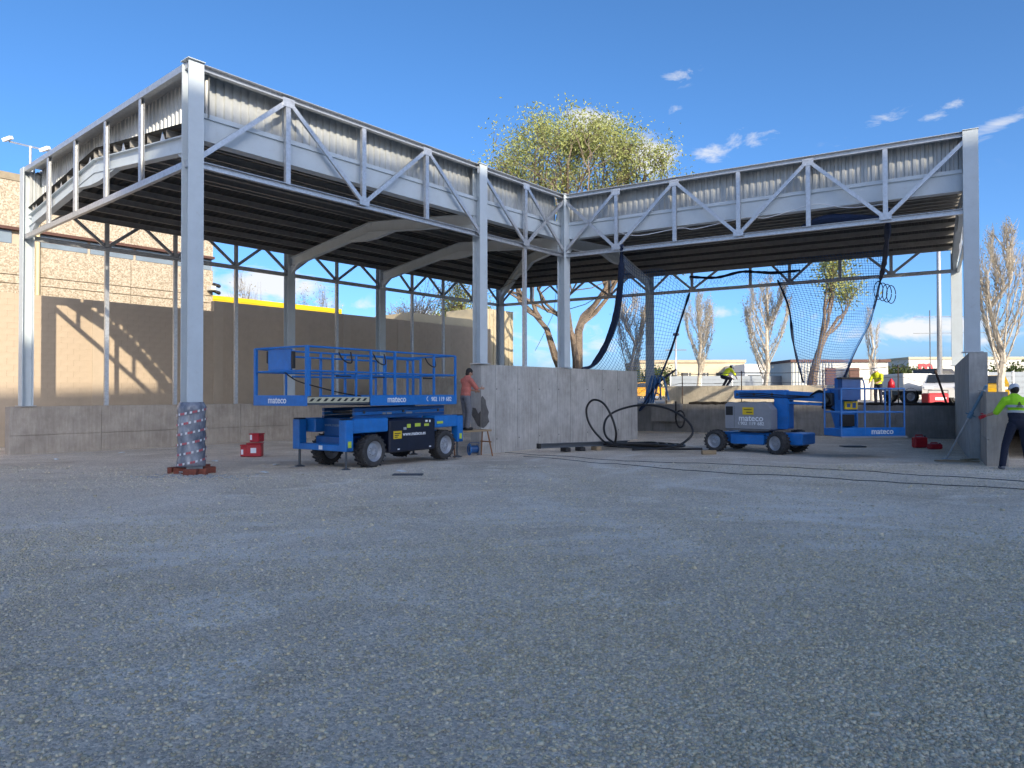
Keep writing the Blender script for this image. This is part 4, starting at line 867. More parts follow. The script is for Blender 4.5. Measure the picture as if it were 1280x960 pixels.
# engine cover print
mb = MB(); mb.box(2.52, 2.80, -.005, -.002, .62, .80); L(mb, 'warning_sticker', M_YEL, eng)
mb = MB(); mb.box(2.56, 2.76, -.008, -.005, .735, .755); mb.box(2.56, 2.70, -.008, -.005, .69, .71); mb.box(2.56, 2.66, -.008, -.005, .65, .668); L(mb, 'warning_print', M_BLACK, eng)
text('lettering', 'www.mateco.es', (2.84, -.004, .68), (1, 0, 0), (0, 0, 1), .125, M_TEXT, sl, .015, False)
for x0, z0, w_, h_, m in ((2.98, .86, .13, .09, M_LIME), (3.26, .88, .20, .08, M_LIME), (3.60, .88, .17, .06, M_LIME), (3.64, .98, .08, .05, M_TEXT), (3.78, .97, .05, .06, M_TEXT), (2.86, .82, .10, .06, M_REFL)):
    mb = MB(); mb.box(x0, x0 + w_, -.005, -.002, z0, z0 + h_); L(mb, 'decal', m, eng)
for x0 in (2.66, 3.78): mb = MB(); mb.box(x0, x0 + .07, -.006, -.002, .36, .39); L(mb, 'latch', M_TEXT, eng)
mb = MB(); mb.box(4.10, 4.32, .0, .018, .92, .98); L(mb, 'decal', M_LIME, sl)
# folded scissor stack
for k in range(3):
    for y in (.36, WD - .36):
        mb = MB(); mb.bar((1.62, y, 1.135 + k * .085), (4.75, y, 1.165 + k * .085), .07, .075); L(mb, 'scissor_arm', M_BLUE if k % 2 else M_BLUED, sl)
for x in (1.9, 3.2, 4.5): mb = MB(); mb.tube([(x, .3, 1.25), (x, WD - .3, 1.25)], .035, 8); L(mb, 'pivot_bar', M_DSTEEL, sl)
for x0, w_ in ((2.50, .10), (2.64, .16), (3.30, .22)):
    mb = MB(); mb.box(x0, x0 + w_, .319, .322, 1.19, 1.235); L(mb, 'decal', M_REFL, sl)
# platform
Z0, Z1, ZT = 1.40, 1.64, 2.64
mb = MB(); mb.box(1.82, 4.86, .03, WD - .03, 1.52, 1.56); deck = L(mb, 'main_deck', M_DSTEEL, sl)
mb = MB(); mb.add([(1.82, .25, 1.52), (4.6, .25, 1.52), (4.5, .25, 1.40), (2.2, .25, 1.40), (1.82, WD - .25, 1.52), (4.6, WD - .25, 1.52), (4.5, WD - .25, 1.40), (2.2, WD - .25, 1.40)], [(0, 1, 2, 3), (7, 6, 5, 4), (0, 4, 5, 1), (1, 5, 6, 2), (2, 6, 7, 3), (3, 7, 4, 0)]); L(mb, 'deck_frame', M_BLUED, deck)
mb = MB(); mb.rbox(1.80, 4.88, 0, .028, Z0, Z1, .006); L(mb, 'toe_board', M_BLUE, sl)
mb = MB(); mb.rbox(1.80, 4.88, WD - .028, WD, Z0, Z1, .006); L(mb, 'toe_board', M_BLUE, sl)
mb = MB(); mb.rbox(4.852, 4.88, .03, WD - .03, Z0, Z1, .006); L(mb, 'toe_board', M_BLUE, sl)
mb = MB(); mb.rbox(0, .03, .0, WD, Z0 + .02, Z1, .006); L(mb, 'toe_board', M_BLUE, sl)
mb = MB(); mb.box(.03, 1.9, .06, WD - .06, 1.565, 1.60); L(mb, 'extension_deck', M_DSTEEL, sl)
mb = MB(); mb.box(.03, 1.80, .045, .058, 1.485, 1.60); hz = L(mb, 'edge_strip', mat('hazard_cream', (.55, .52, .36), .6), sl)
for k in range(9):
    x0 = .10 + k * .185; mb = MB(); mb.add([(x0, .042, 1.512), (x0 + .08, .042, 1.512), (x0 + .155, .042, 1.575), (x0 + .075, .042, 1.575)], [(0, 1, 2, 3)]); L(mb, 'hazard_stripe', M_BLACK, hz)
mb = MB(); mb.box(.03, 1.8, .06, .10, 1.44, 1.485); L(mb, 'slide_rail', M_DSTEEL, sl)
text('lettering', 'mateco', (-.004, 1.22, 1.475), (0, -1, 0), (0, 0, 1), .20, M_TEXT, sl, .016, False)
text('lettering', 'mateco', (2.32, -.004, 1.475), (1, 0, 0), (0, 0, 1), .21, M_TEXT, sl, .016, False)
for k, q in enumerate(('902', '119', '682')): text('lettering', q, (3.86 + k * .285, -.004, 1.485), (1, 0, 0), (0, 0, 1), .15, M_TEXT, sl, .012, False)
mb = MB(); mb.tube(smooth_curve([(3.74, -.004, 1.60), (3.70, -.004, 1.57), (3.70, -.004, 1.52), (3.74, -.004, 1.49)], 4), .009, 5); L(mb, 'phone_mark', M_TEXT, sl)
def rail(pts, name='guard_rail', r=.022, m=M_BLUE): mb = MB(); mb.tube(pts, r, 8); return L(mb, name, m, sl)
def post(x, y, z0=Z1 - .02, z1=ZT, r=.024): mb = MB(); mb.bar((x, y, z0), (x, y, z1), r * 2, r * 2); return L(mb, 'rail_post', M_BLUE, sl)
for y in (.03, WD - .03):
    rail([(1.82, y, ZT), (4.85, y, ZT)]); rail([(1.82, y, 2.14), (4.85, y, 2.14)])
    rail([(.04, y, ZT), (1.80, y, ZT)]); rail([(.04, y, 2.14), (1.80, y, 2.14)])
    yi = y + (.07 if y < 1 else -.07)
    rail([(.95, yi, ZT - .13), (3.6, yi, ZT - .13)]); rail([(.95, yi, 2.06), (3.6, yi, 2.06)])
    for x in (1.83, 2.60, 4.0, 4.85): post(x, y)
    for x in (.04, ): post(x, y, 1.62, ZT + .01, .032)
    for x in (.78, 1.45, 3.58): post(x, yi, 1.62, ZT - .13, .02)
for x in (.04, 4.85):
    for z in (ZT, 2.14): rail([(x, .03, z), (x, WD - .03, z)])
for z in (ZT - .10, 2.12): rail([(3.15, .9, z), (4.2, .9, z)], 'gate_bar')
for x in (3.15, 4.2): post(x, .9, 1.6, ZT - .1)
mb = MB(); mb.rbox(.10, .16, .62, 1.36, 2.16, 2.62, .01); cb = L(mb, 'control_panel', M_BLUE, sl)
mb = MB(); mb.rbox(.17, .34, 1.30, 1.52, 2.32, 2.60, .02); L(mb, 'control_box', M_BLACK, cb)
mb = MB(); mb.rbox(.10, .17, .54, .61, 2.2, 2.56, .01); L(mb, 'control_edge', M_BLACK, cb)
mb = MB(); mb.tube(smooth_curve([(.25, 1.05, 2.16), (.5, .9, 1.95), (.9, .6, 1.8), (1.3, .35, 1.68), (1.7, .2, 1.62)], 6), .014, 6); L(mb, 'control_cable', M_BLACK, sl)
for x in (.95, 1.98, 3.75):
    mb = MB(); mb.tube(smooth_curve([(x, .10, ZT - .08), (x + .02, .02, ZT - .22), (x + .14, -.02, ZT - .30), (x + .30, .02, ZT - .28), (x + .32, .08, ZT - .06)], 5), .016, 6); L(mb, 'hold_strap', M_BLACK, sl)
    mb = MB(); mb.box(x - .06, x + .34, .08, .12, 2.03, 2.07); L(mb, 'hinge_block', M_BLACK, sl)

# ================================================================== BOOM LIFT
bd = V((.74, -.67, 0)).normalized(); bl0 = V((6.21, 21.62, gz(21.6) - .005)); TB = math.atan2(bd.y, bd.x)
bl = thing('boom_lift', bl0, TB, 'blue and grey articulated boom lift with lowered basket', 'boom lift')
RB = .335; TK = 1.50
for x, y, s_ in ((0, .0, 0), (1.9, .0, -.35), (0, TK, 0), (1.9, TK, -.35)): wheel(bl, (x, y, RB), (0, 1, 0), RB, .28, s_, 20)
mb = MB(); mb.rbox(.05, 2.05, .30, TK - .30, .30, .60, .02); ch = L(mb, 'chassis', M_BLUE, bl)
mb = MB(); mb.rbox(.42, 1.45, .08, .30, .26, .56, .02); L(mb, 'side_box', M_BLUE, ch)
mb = MB(); mb.rbox(2.05, 2.50, .22, TK - .22, .28, .62, .03); L(mb, 'bumper', M_BLUE, ch)
for x in (0, 1.9): mb = MB(); mb.tube([(x, .15, RB), (x, TK - .15, RB)], .07, 10); L(mb, 'axle', M_DSTEEL, bl)
mb = MB(); mb.lathe([(0, .02), (0, .48), (.07, .48), (.07, .02)], (.95, TK / 2, .60), (0, 0, 1), 28); L(mb, 'slewing_ring', M_DSTEEL, bl)
mb = MB(); mb.rbox(.30, 1.62, .05, TK - .05, .665, .72, .02); tt = L(mb, 'turntable', M_GREY, bl)
for y0, y1 in ((-.04, .40), (TK - .40, TK + .04)):
    mb = MB(); mb.add([(.32, y0, .725), (1.72, y0, .725), (1.72, y0, 1.30), (1.55, y0, 1.50), (.40, y0, 1.50), (.32, y0, 1.44), (.32, y1, .725), (1.72, y1, .725), (1.72, y1, 1.30), (1.55, y1, 1.50), (.40, y1, 1.50), (.32, y1, 1.44)],
        [(5, 4, 3, 2, 1, 0), (6, 7, 8, 9, 10, 11), (0, 1, 7, 6), (1, 2, 8, 7), (2, 3, 9, 8), (3, 4, 10, 9), (4, 5, 11, 10), (5, 0, 6, 11)]); cv = L(mb, 'side_cover', M_GREY, bl)
    if y0 < 0:
        mb = MB(); mb.box(.34, .56, -.045, -.041, 1.12, 1.38); L(mb, 'vent', M_BLACK, cv)
        mb = MB(); mb.box(.60, .605, -.044, -.0405, .75, 1.40); L(mb, 'panel_gap', M_BLACK, cv)
        mb = MB(); mb.box(.86, 1.20, -.046, -.042, 1.14, 1.36); L(mb, 'warning_sticker', M_YEL, cv)
        mb = MB(); mb.box(.90, 1.14, -.049, -.046, 1.28, 1.30); mb.box(.98, 1.16, -.049, -.046, 1.20, 1.225); L(mb, 'warning_print', M_BLACK, cv)
        text('lettering', 'mateco', (.74, -.045, .96), (1, 0, 0), (0, 0, 1), .25, M_TEXT, bl, .016, False)
        for k, q in enumerate(('902', '119', '682')): text('lettering', q, (.80 + k * .255, -.045, .84), (1, 0, 0), (0, 0, 1), .135, M_TEXT, bl, .01, False)
        mb = MB(); mb.tube(smooth_curve([(.76, -.046, .93), (.735, -.046, .91), (.735, -.046, .87), (.76, -.046, .85)], 4), .008, 5); L(mb, 'phone_mark', M_TEXT, bl)
yc = TK / 2
for y in (yc - .24, yc + .20):
    mb = MB(); mb.rbox(1.58, 1.98, y, y + .05, .72, 1.62, .01); L(mb, 'mast_plate', M_BLUE, bl)
mb = MB(); mb.rbox(1.66, 2.0, yc - .19, yc + .19, .74, 1.62, .015); mp_ = L(mb, 'riser', M_BLUE, bl)
mb = MB(); mb.tube([(1.5, yc, .85), (1.98, yc, 1.55)], .045, 10); L(mb, 'lift_cylinder', M_BLACK, bl)
mb = MB(); mb.rbox(.30, 1.9, yc - .17, yc + .17, 1.60, 1.87, .03); L(mb, 'lower_boom', M_BLUE, bl)
for x in (.42, .95, 1.5): mb = MB(); mb.tube([(x, yc - .185, 1.735), (x, yc + .185, 1.735)], .045, 10); L(mb, 'boom_pin', M_DSTEEL, bl)
for k in range(3): mb = MB(); mb.tube(smooth_curve([(.5, yc - .19 - .01 * k, 1.68 + .05 * k), (1.2, yc - .20, 1.66 + .05 * k), (1.7, yc - .22, 1.60 + .06 * k), (2.2, yc - .16, 1.64 + .03 * k), (2.7, yc - .14, 1.66)], 6), .013, 6); L(mb, 'hydraulic_hose', M_BLACK, bl)
mb = MB(); mb.extrude([(-.12, -.13), (.12, -.13), (.12, .13), (-.12, .13)], (1.7, yc, 1.72), (3.02, yc, 1.64)); L(mb, 'upper_boom', M_BLUE, bl)
mb = MB(); mb.extrude([(-.12, -.035), (.12, -.035), (.12, .035), (-.12, .035)], (1.85, yc, 1.50), (2.9, yc, 1.45)); L(mb, 'link_arm', M_BLUE, bl)
mb = MB(); mb.rbox(2.92, 3.22, yc - .14, yc + .14, 1.42, 1.78, .03); L(mb, 'boom_head', M_DSTEEL, bl)
JT, JB = V((3.10, yc + .10, 1.86)), V((3.42, yc + .10, .62))
for dx in (-.08, .09):
    mb = MB(); mb.extrude([(-.13, -.06), (.13, -.06), (.13, .06), (-.13, .06)], smooth_curve([JT + V((dx, 0, 0)), (JT + JB) / 2 + V((dx + .12, 0, .06)), JB + V((dx, 0, 0))], 1)[0], JB + V((dx, 0, 0))); L(mb, 'jib', M_BLUE, bl)
mb = MB(); mb.extrude([(-.07, -.05), (.07, -.05), (.07, .05), (-.07, .05)], JT + V((-.2, 0, -.1)), JT + V((.25, 0, .06))); L(mb, 'jib_link', M_BLUE, bl)
for k in range(5):
    y = yc - .16 + k * .05; mb = MB(); mb.tube(smooth_curve([(2.6, y, 1.70), (2.9, y - .06, 1.85 - .02 * k), (3.15, y - .08, 1.60 - .05 * k), (2.95, y - .06, 1.36 + .03 * k), (3.2, y, 1.30), (3.45, y, 1.0), (3.6, y, .7)], 6), .020, 6); L(mb, 'hydraulic_hose', M_BLACK, bl)
# basket, swung square to the yard
inv = ROOT_INV[bl.name]; be = V((.992, .125, 0)); bn = V((-.125, .992, 0))
bc = at_y(1052, 546, 18.55); bc.z = .44
def bk(u, v_, z): q = bc + be * u + bn * v_; return inv @ V((q.x, q.y, z))
BWD, BDP = 1.78, .78
def bbox(mb, u0, u1, v0, v1, z0, z1):
    return mb.add([bk(u, v_, z) for u in (u0, u1) for v_ in (v0, v1) for z in (z0, z1)], [(0, 1, 3, 2), (4, 6, 7, 5), (0, 4, 5, 1), (2, 3, 7, 6), (0, 2, 6, 4), (1, 5, 7, 3)])
mb = MB(); bbox(mb, 0, BWD, 0, BDP, .46, .50); fl_ = L(mb, 'basket_floor', M_DSTEEL, bl)
mb = MB(); bbox(mb, 0, BWD, -.02, .0, .47, .70); L(mb, 'toe_board', M_BLUE, bl); mb = MB(); bbox(mb, 0, BWD, BDP, BDP + .02, .47, .66); L(mb, 'toe_board', M_BLUE, bl)
for u in (-.02, BWD): mb = MB(); bbox(mb, u, u + .02, 0, BDP, .47, .66); L(mb, 'toe_board', M_BLUE, bl)
mb = MB(); bbox(mb, -.03, BWD + .05, -.05, -.021, .43, .475); L(mb, 'floor_edge', M_GREY, bl)
lt = inv.to_3x3() @ be
text('lettering', 'mateco', bk(.82, -.026, .53), lt, (0, 0, 1), .21, M_TEXT, bl, .016, False)
M_BLUEL = mat('pale_blue_rail', (.05, .20, .50), .4, 0, .1, 5)
for z in (1.10, 1.72):
    loop = [bk(0, 0, z), bk(BWD, 0, z), bk(BWD, BDP, z), bk(0, BDP, z)]; mb = MB(); mb.tube(loop, .022, 8, True); L(mb, 'basket_rail', M_BLUEL, bl)
for u, v_ in ((0, 0), (.66, 0), (1.36, 0), (BWD, 0), (BWD, BDP), (.95, BDP), (0, BDP)):
    mb = MB(); mb.tube([bk(u, v_, .5), bk(u, v_, 1.72 + (.10 if u > 1.8 and v_ == 0 else 0))], .022, 8); L(mb, 'basket_post', M_BLUEL, bl)
mb = MB(); bbox(mb, .48, .98, BDP + .04, BDP + .30, .55, 2.02); cn = L(mb, 'rotator_frame', M_BLUE, bl)
mb = MB(); bbox(mb, .38, .92, BDP - .22, BDP - .02, 1.42, 1.98); L(mb, 'control_console', M_BLUED, bl)
mb = MB(); bbox(mb, .36, .96, BDP - .26, BDP, 1.98, 2.03); L(mb, 'console_lid', M_BLACK, bl)
mb = MB(); bbox(mb, .58, .96, BDP - .021, BDP + .035, 1.16, 1.38); L(mb, 'warning_sticker', M_YEL, bl)
mb = MB(); bbox(mb, .64, .74, BDP - .024, BDP - .021, 1.22, 1.32); bbox(mb, .80, .90, BDP - .024, BDP - .021, 1.20, 1.34); L(mb, 'warning_print', M_BLUED, bl)
mb = MB(); bbox(mb, .46, .84, BDP - .05, BDP + .04, .70, 1.02); L(mb, 'foot_switch_box', M_BLACK, bl)
mb = MB(); mb.tube(smooth_curve([bk(.96, BDP - .05, 1.98), bk(1.1, BDP - .05, 1.95), bk(1.15, BDP - .05, 1.6), bk(1.12, BDP - .05, 1.1)], 5), .02, 6); L(mb, 'grab_hoop', M_BLUE, bl)

# ================================================================== NETS
def net(name, corners, nu, nv, sag, label, r=.0075):
    """corners: TL, TR, BR, BL edge curves as lists; coons patch of knotted cord"""
    top, bot, left, right = [smooth_curve(c_, 10) for c_ in corners]
    def ev(cv, t): x = t * (len(cv) - 1); i = min(int(x), len(cv) - 2); return cv[i].lerp(cv[i + 1], x - i)
    def S(u, v_):
        p = ev(top, u) * (1 - v_) + ev(bot, u) * v_ + ev(left, v_) * (1 - u) + ev(right, v_) * u
        p -= top[0] * (1 - u) * (1 - v_) + top[-1] * u * (1 - v_) + bot[0] * (1 - u) * v_ + bot[-1] * u * v_
        k = math.sin(math.pi * u) * math.sin(math.pi * v_); return p + sag * k
    root = thing(name, V((bot[0].x, bot[0].y, bot[0].z)), 0, label, 'net'); mb = MB()
    for i in range(1, nu): mb.tube([S(i / nu, j / 30) for j in range(31)], r, 3)
    for j in range(nv + 1): mb.tube([S(i / 30, j / nv) for i in range(31)], r, 3)
    mb.build('mesh_cords', M_NET, root); return root, S
nt1a = at_y(777, 318, 23.2); nt1b = at_y(862, 366, 32.2)
left1 = [nt1a, at_y(776, 350, 23.6), at_y(770, 395, 24.4), at_y(757, 432, 25.2), at_y(741, 456, 25.6), at_y(728, 461, 25.3)]
right1 = [nt1b, at_y(851, 400, 32.4), at_y(838, 440, 32.6), at_y(822, 478, 32.7), at_y(808, 505, 32.7)]
top1 = [nt1a, at_y(800, 338, 26), at_y(830, 338, 29), nt1b]; bot1 = [left1[-1], at_y(760, 478, 28), at_y(785, 496, 30.5), right1[-1]]
n1_, S1 = net('debris_net', (top1, bot1, left1, right1), 28, 46, V((0, .5, -.55)), 'blue debris net slung beside the corner wall under the roof')
mb = MB(); mb.tube(smooth_curve([at_y(777, 306, 23.0)] + left1, 6), [.05 + .03 * random.random() + (.05 if 8 < i < 30 else 0) for i in range(37)], 7); mb.build('gathered_edge', M_NETD, n1_)
mb = MB(); mb.tube(smooth_curve(right1, 6), [.035 + .03 * random.random() for i in range(25)], 6); mb.build('gathered_edge', M_NETD, n1_)
mb = MB(); mb.tube(smooth_curve([right1[-1], at_y(800, 512, 32.4), at_y(822, 480, 32.5), at_y(845, 462, 32.6)], 6), .05, 6); mb.build('trailing_rope', M_NETD, n1_)
for k in range(4):
    mb = MB(); mb.tube(smooth_curve([right1[-1] + V((.1 * k, 0, .05)), at_y(815 + 4 * k, 470, 32.4), at_y(806 + 10 * k, 500, 32.4)], 5), .04, 5); mb.build('trailing_rope', M_NET, n1_)
top2 = [at_y(968, 318, 30.2), at_y(1010, 316, 29.4), at_y(1060, 310, 28.7), at_y(1106, 312, 27.9)]
left2 = [top2[0], at_y(972, 350, 30.3), at_y(986, 385, 29.6), at_y(992, 430, 28.8), at_y(1004, 478, 27.4)]
right2 = [top2[-1], at_y(1101, 348, 27.9), at_y(1088, 400, 27.6), at_y(1068, 440, 27.2), at_y(1054, 478, 26.4)]
bot2 = [left2[-1], at_y(1020, 484, 26.9), at_y(1038, 484, 26.6), right2[-1]]
n2_, S2 = net('hanging_net', (top2, bot2, left2, right2), 36, 56, V((.2, -.9, -.25)), 'blue debris net hanging behind the boom lift in front of a tree')
mb = MB(); mb.tube(smooth_curve(left2[1:], 6), [.03 + .03 * random.random() for i in range(19)], 6); mb.build('gathered_edge', M_NETD, n2_)
mb = MB(); mb.tube(smooth_curve(right2[1:], 6), [.03 + .025 * random.random() for i in range(19)], 6); mb.build('gathered_edge', M_NETD, n2_)
mb = MB(); mb.tube(smooth_curve([at_y(1110, 262, 19.4), at_y(1109, 295, 21), at_y(1105, 330, 25), at_y(1101, 348, 27.6)], 6), [.05 + .05 * random.random() for i in range(19)], 7); mb.build('gathered_bundle', M_NETD, n2_)
for k in range(4):
    mb = MB(); c0 = at_y(1098 + 2 * k, 352, 27.5); mb.tube([c0 + V((.18 * math.cos(t) + .1 * k, 0, -.35 + .35 * math.sin(t) - .05 * k)) for t in np.linspace(0, 6.2, 18)], .018, 5); mb.build('rope_loop', M_NETD, n2_)
gn = thing('gathered_net', at_y(865, 355, 32), 0, 'rolled dark net tied along the rear truss', 'net')
mb = MB(); gp = [at_y(862, 346, 32.0), at_y(895, 347, 31.5), at_y(925, 340, 31.0), at_y(945, 340, 30.7), at_y(968, 341, 30.2), at_y(1000, 338, 29.8)]; mb.tube(smooth_curve(gp, 6), [.045 + .03 * random.random() for i in range(31)], 6); mb.build('roll', M_NETD, gn)
mb = MB()
for i in range(34):
    t = i / 33; q = smooth_curve(gp, 8)[int(t * 40)]; mb.tube([q, q + V((.1, 0, -.22)), q + V((.25, 0, -.38 + .1 * math.sin(i)))], .006, 3)
    mb.tube([q, q + V((-.1, 0, -.22)), q + V((-.25, 0, -.38 + .1 * math.sin(i)))], .006, 3)
mb.build('hanging_cords', M_NET, gn)
lc = thing('net_line', C + b2 * 2 + UP * 6.4, 0, 'thin white rope festooned along the right wing truss', 'rope')
pts = []
for px, dz in ((777, .55), (800, .42), (850, .5), (870, .42), (930, .58), (960, .5), (1017, .72), (1060, .5), (1105, .48)):
    p = on_plane(px, 250, C + a2 * .1, a2); pts.append(V((p.x, p.y, HB + dz)))
mb = MB(); mb.tube(smooth_curve(pts, 6), .012, 5); mb.build('line', M_TEXT, lc)
dn_ = thing('draped_net', C + b2 * 6 + UP * 6.3, 0, 'dark blue net bunched on the bottom chord of the right wing', 'net')
mb = MB(); gp = [on_plane(px, 250, C + a2 * .35, a2) for px in (1000, 1030, 1070, 1108)]; gp = [V((p.x, p.y, HB + z)) for p, z in zip(gp, (.12, .30, .22, .12))]
mb.tube(smooth_curve(gp, 8), [.05 + .09 * math.sin(3.14 * i / 24) for i in range(25)], 8); mb.build('bunched_net', M_NETD, dn_)

# ================================================================== PEOPLE
def remeshed(mb, name, m, root, vox=.014, sm=3, world=False):
    o = mb.build(name, m, root, world, True)
    r_ = o.modifiers.new('remesh', 'REMESH'); r_.mode = 'VOXEL'; r_.voxel_size = vox; r_.use_smooth_shade = True
    s_ = o.modifiers.new('smooth', 'SMOOTH'); s_.factor = .5; s_.iterations = sm; return o
def limb(mb, pts, rs):
    for (p, q, r1, r2) in zip(pts[:-1], pts[1:], rs[:-1], rs[1:]): mb.cap(p, q, r1, r2)
def hand(mb, wrist, d, palm_n, s=1.0, curl=.5):
    d = V(d).normalized(); n = V(palm_n).normalized(); sd_ = d.cross(n).normalized(); n = sd_.cross(d)
    c = V(wrist) + d * .05 * s; mb.cap(V(wrist), c, .026 * s, .030 * s); rot = Matrix((d, sd_, n)).transposed(); mb.ball(c + d * .02 * s, .05 * s, .040 * s, .018 * s, rot=rot)
    for k, ln in zip((-1.5, -.5, .5, 1.5), (.070, .080, .075, .058)):
        b_ = c + d * .055 * s + sd_ * k * .020 * s; m1 = b_ + d * ln * .5 * s + n * curl * .012 * s; e_ = m1 + d * ln * .42 * s + n * curl * .04 * s; mb.tube([b_, m1, e_], [.0095 * s, .009 * s, .007 * s], 6)
    b_ = c - sd_ * .036 * s - d * .01 * s; mb.tube([b_, b_ - sd_ * .03 * s + d * .028 * s + n * .01, b_ - sd_ * .036 * s + d * .06 * s + n * .02], [.012 * s, .011 * s, .008 * s], 6)
def person(loc, rz, label, J, shirt, trousers, head='cap', hgt=1.0, shirt_low=None, bootm=M_BLACK, gloves=None, group=None, sleeves=.55):
    """J: joints in the person's own frame (x right, y forward, z up)"""
    root = thing('person', loc, rz, label, 'person', group); g = {k: V(v) for k, v in J.items()}
    up_ = (g['neck'] - g['pelvis']).normalized(); rt = (g['shR'] - g['shL']).normalized(); fw = up_.cross(rt).normalized(); rotT = Matrix((rt, fw, up_)).transposed()
    hd = g['head']; hu = (hd - g['neck']).normalized(); hf = (V(J.get('face', (0, 1, 0))) - hu * V(J.get('face', (0, 1, 0))).dot(hu)).normalized(); hr = hf.cross(hu); rotH = Matrix((hr, hf, hu)).transposed()
    chest = g['pelvis'].lerp(g['neck'], .68); belly = g['pelvis'].lerp(g['neck'], .33)
    # body: one continuous figure
    b_ = MB(); b_.ball(hd + hu * .02, .074, .094, .115, rot=rotH); b_.ball(hd - hu * .055 + hf * .025, .055, .062, .06, rot=rotH); b_.ball(hd + hf * .098 - hu * .01, .013, .018, .022, rot=rotH)
    for s in (-1, 1): b_.ball(hd + hr * .078 * s, .012, .022, .032, rot=rotH)
    b_.cap(g['neck'] - up_ * .04, hd - hu * .06, .058, .052); b_.ball(chest, .155, .105, .20, rot=rotT); b_.ball(belly, .135, .10, .17, rot=rotT); b_.ball(g['pelvis'], .155, .11, .12, rot=rotT)
    for s in 'LR':
        b_.cap(g['neck'] - up_ * .06, g['sh' + s], .06, .062); limb(b_, [g['sh' + s], g['el' + s], g['wr' + s]], [.056, .041, .027]); limb(b_, [g['hip' + s], g['kn' + s], g['an' + s]], [.082, .055, .038])
        hand(b_, g['wr' + s], (g['wr' + s] - g['el' + s]), J.get('palm' + s, (0, 1, 0)))
        b_.cap(g['an' + s] - V((0, .02, .04)), g['an' + s] + V((0, .12, -.05)), .036, .032)
    remeshed(b_, 'body', M_SKIN, root, .012, 2)
    # shirt
    m_ = MB(); m_.ball(chest + up_ * .02, .185, .132, .235, rot=rotT); m_.ball(belly, .175, .13, .20, rot=rotT); m_.ball(g['pelvis'] + up_ * .03, .178, .132, .12, rot=rotT)
    for s in 'LR':
        m_.cap(g['neck'] - up_ * .07, g['sh' + s], .075, .080); e_ = g['sh' + s].lerp(g['el' + s], min(1, sleeves * 2)); m_.cap(g['sh' + s], e_, .078, .066)
        if sleeves > .5: m_.cap(g['el' + s], g['el' + s].lerp(g['wr' + s], (sleeves - .5) * 2), .064, .048)
    sh = remeshed(m_, 'shirt', shirt, root, .014, 3)
    if shirt_low:                                                  # darker lower half and reflective bands
        m_ = MB(); m_.ball(belly - up_ * .03, .183, .138, .20, rot=rotT); m_.ball(g['pelvis'] + up_ * .03, .184, .138, .13, rot=rotT); remeshed(m_, 'shirt_hem', shirt_low, root, .014, 3)
        for f_, rx, ry in ((.40, .192, .147), (.60, .199, .150)):
            c_ = g['pelvis'].lerp(g['neck'], f_); m_ = MB(); ring = [c_ + rt * rx * math.cos(t) + fw * ry * math.sin(t) for t in np.linspace(0, 6.2832, 33)[:-1]]
            vs_ = []
            for q in ring: vs_ += [q - up_ * .026, q + up_ * .026]
            m_.add(vs_, [(2 * i, 2 * ((i + 1) % 32), 2 * ((i + 1) % 32) + 1, 2 * i + 1) for i in range(32)]); L(m_, 'reflective_band', M_REFL, root, True)
    t_ = MB(); t_.ball(g['pelvis'] - up_ * .01, .172, .128, .13, rot=rotT)
    for s in 'LR':
        t_.ball(g['hip' + s], .098); limb(t_, [g['hip' + s], g['kn' + s], g['an' + s] - V((0, 0, .0))], [.100, .074, .066])
    remeshed(t_, 'trousers', trousers, root, .014, 3)
    for s in 'LR':
        k = MB(); q = g['an' + s]; k.cap(q, q - V((0, 0, .03)), .052, .05); k.cap(q + V((0, -.03, -.055)), q + V((0, .14, -.06)), .046, .042); remeshed(k, 'boot', bootm, root, .012, 2)
    if head in ('cap', 'helmet'):
        k = MB(); k.ball(hd + hu * .045, .098, .115, .098, rot=rotH); k.ball(hd + hu * .055 + hf * .10, .075, .075, .014, rot=rotH); remeshed(k, head, M_HELM, root, .012, 2)
        k = MB(); k.ball(hd + hu * .0 - hf * .02, .082, .098, .10, rot=rotH); remeshed(k, 'hair', M_HAIR, root, .012, 2)
    else:
        k = MB(); k.ball(hd + hu * .045 - hf * .018, .088, .102, .10, rot=rotH); k.ball(hd - hu * .02 - hf * .045, .074, .06, .08, rot=rotH); remeshed(k, 'hair', M_HAIR, root, .012, 2)
    for s in 'LR':
        for dx in ((-.03,) if s == 'L' else (.03,)):
            k = MB(); k.ball(hd + hf * .088 + hr * dx + hu * .012, .012, .008, .008, rot=rotH); L(k, 'eye', M_BLACK, root, True)
    if gloves:
        for s in gloves:
            k = MB(); hand(k, g['wr' + s], (g['wr' + s] - g['el' + s]), J.get('palm' + s, (0, 1, 0)), 1.12); L(k, 'glove', M_RED, root, True)
    return root
# worker at the end of the low wall, seen from behind, one hand out to the wall
wp = on_ground(1266, 584)
JW = dict(pelvis=(.02, 0, 1.0), neck=(-.02, .06, 1.56), head=(-.01, .11, 1.70), shL=(-.20, .04, 1.48), shR=(.20, .05, 1.46), elL=(-.34, .12, 1.22), wrL=(-.48, .30, 1.14), elR=(.27, .12, 1.20), wrR=(.22, .36, 1.10),
          hipL=(-.09, 0, .94), hipR=(.11, 0, .94), knL=(-.20, .06, .52), knR=(.17, .05, .51), anL=(-.30, -.06, .10), anR=(.20, -.02, .10), palmL=(.3, .9, -.2), palmR=(0, 1, -.2), face=(-.2, 1, -.1))
pw = person(V((wp.x - .25, wp.y - .50, wp.z)), -.28, 'worker in lime hi vis shirt and pale cap at the low wall end', JW, M_HIVIS, M_NAVYF, 'cap', 1.0, M_NAVYF, M_GREYF, 'L')
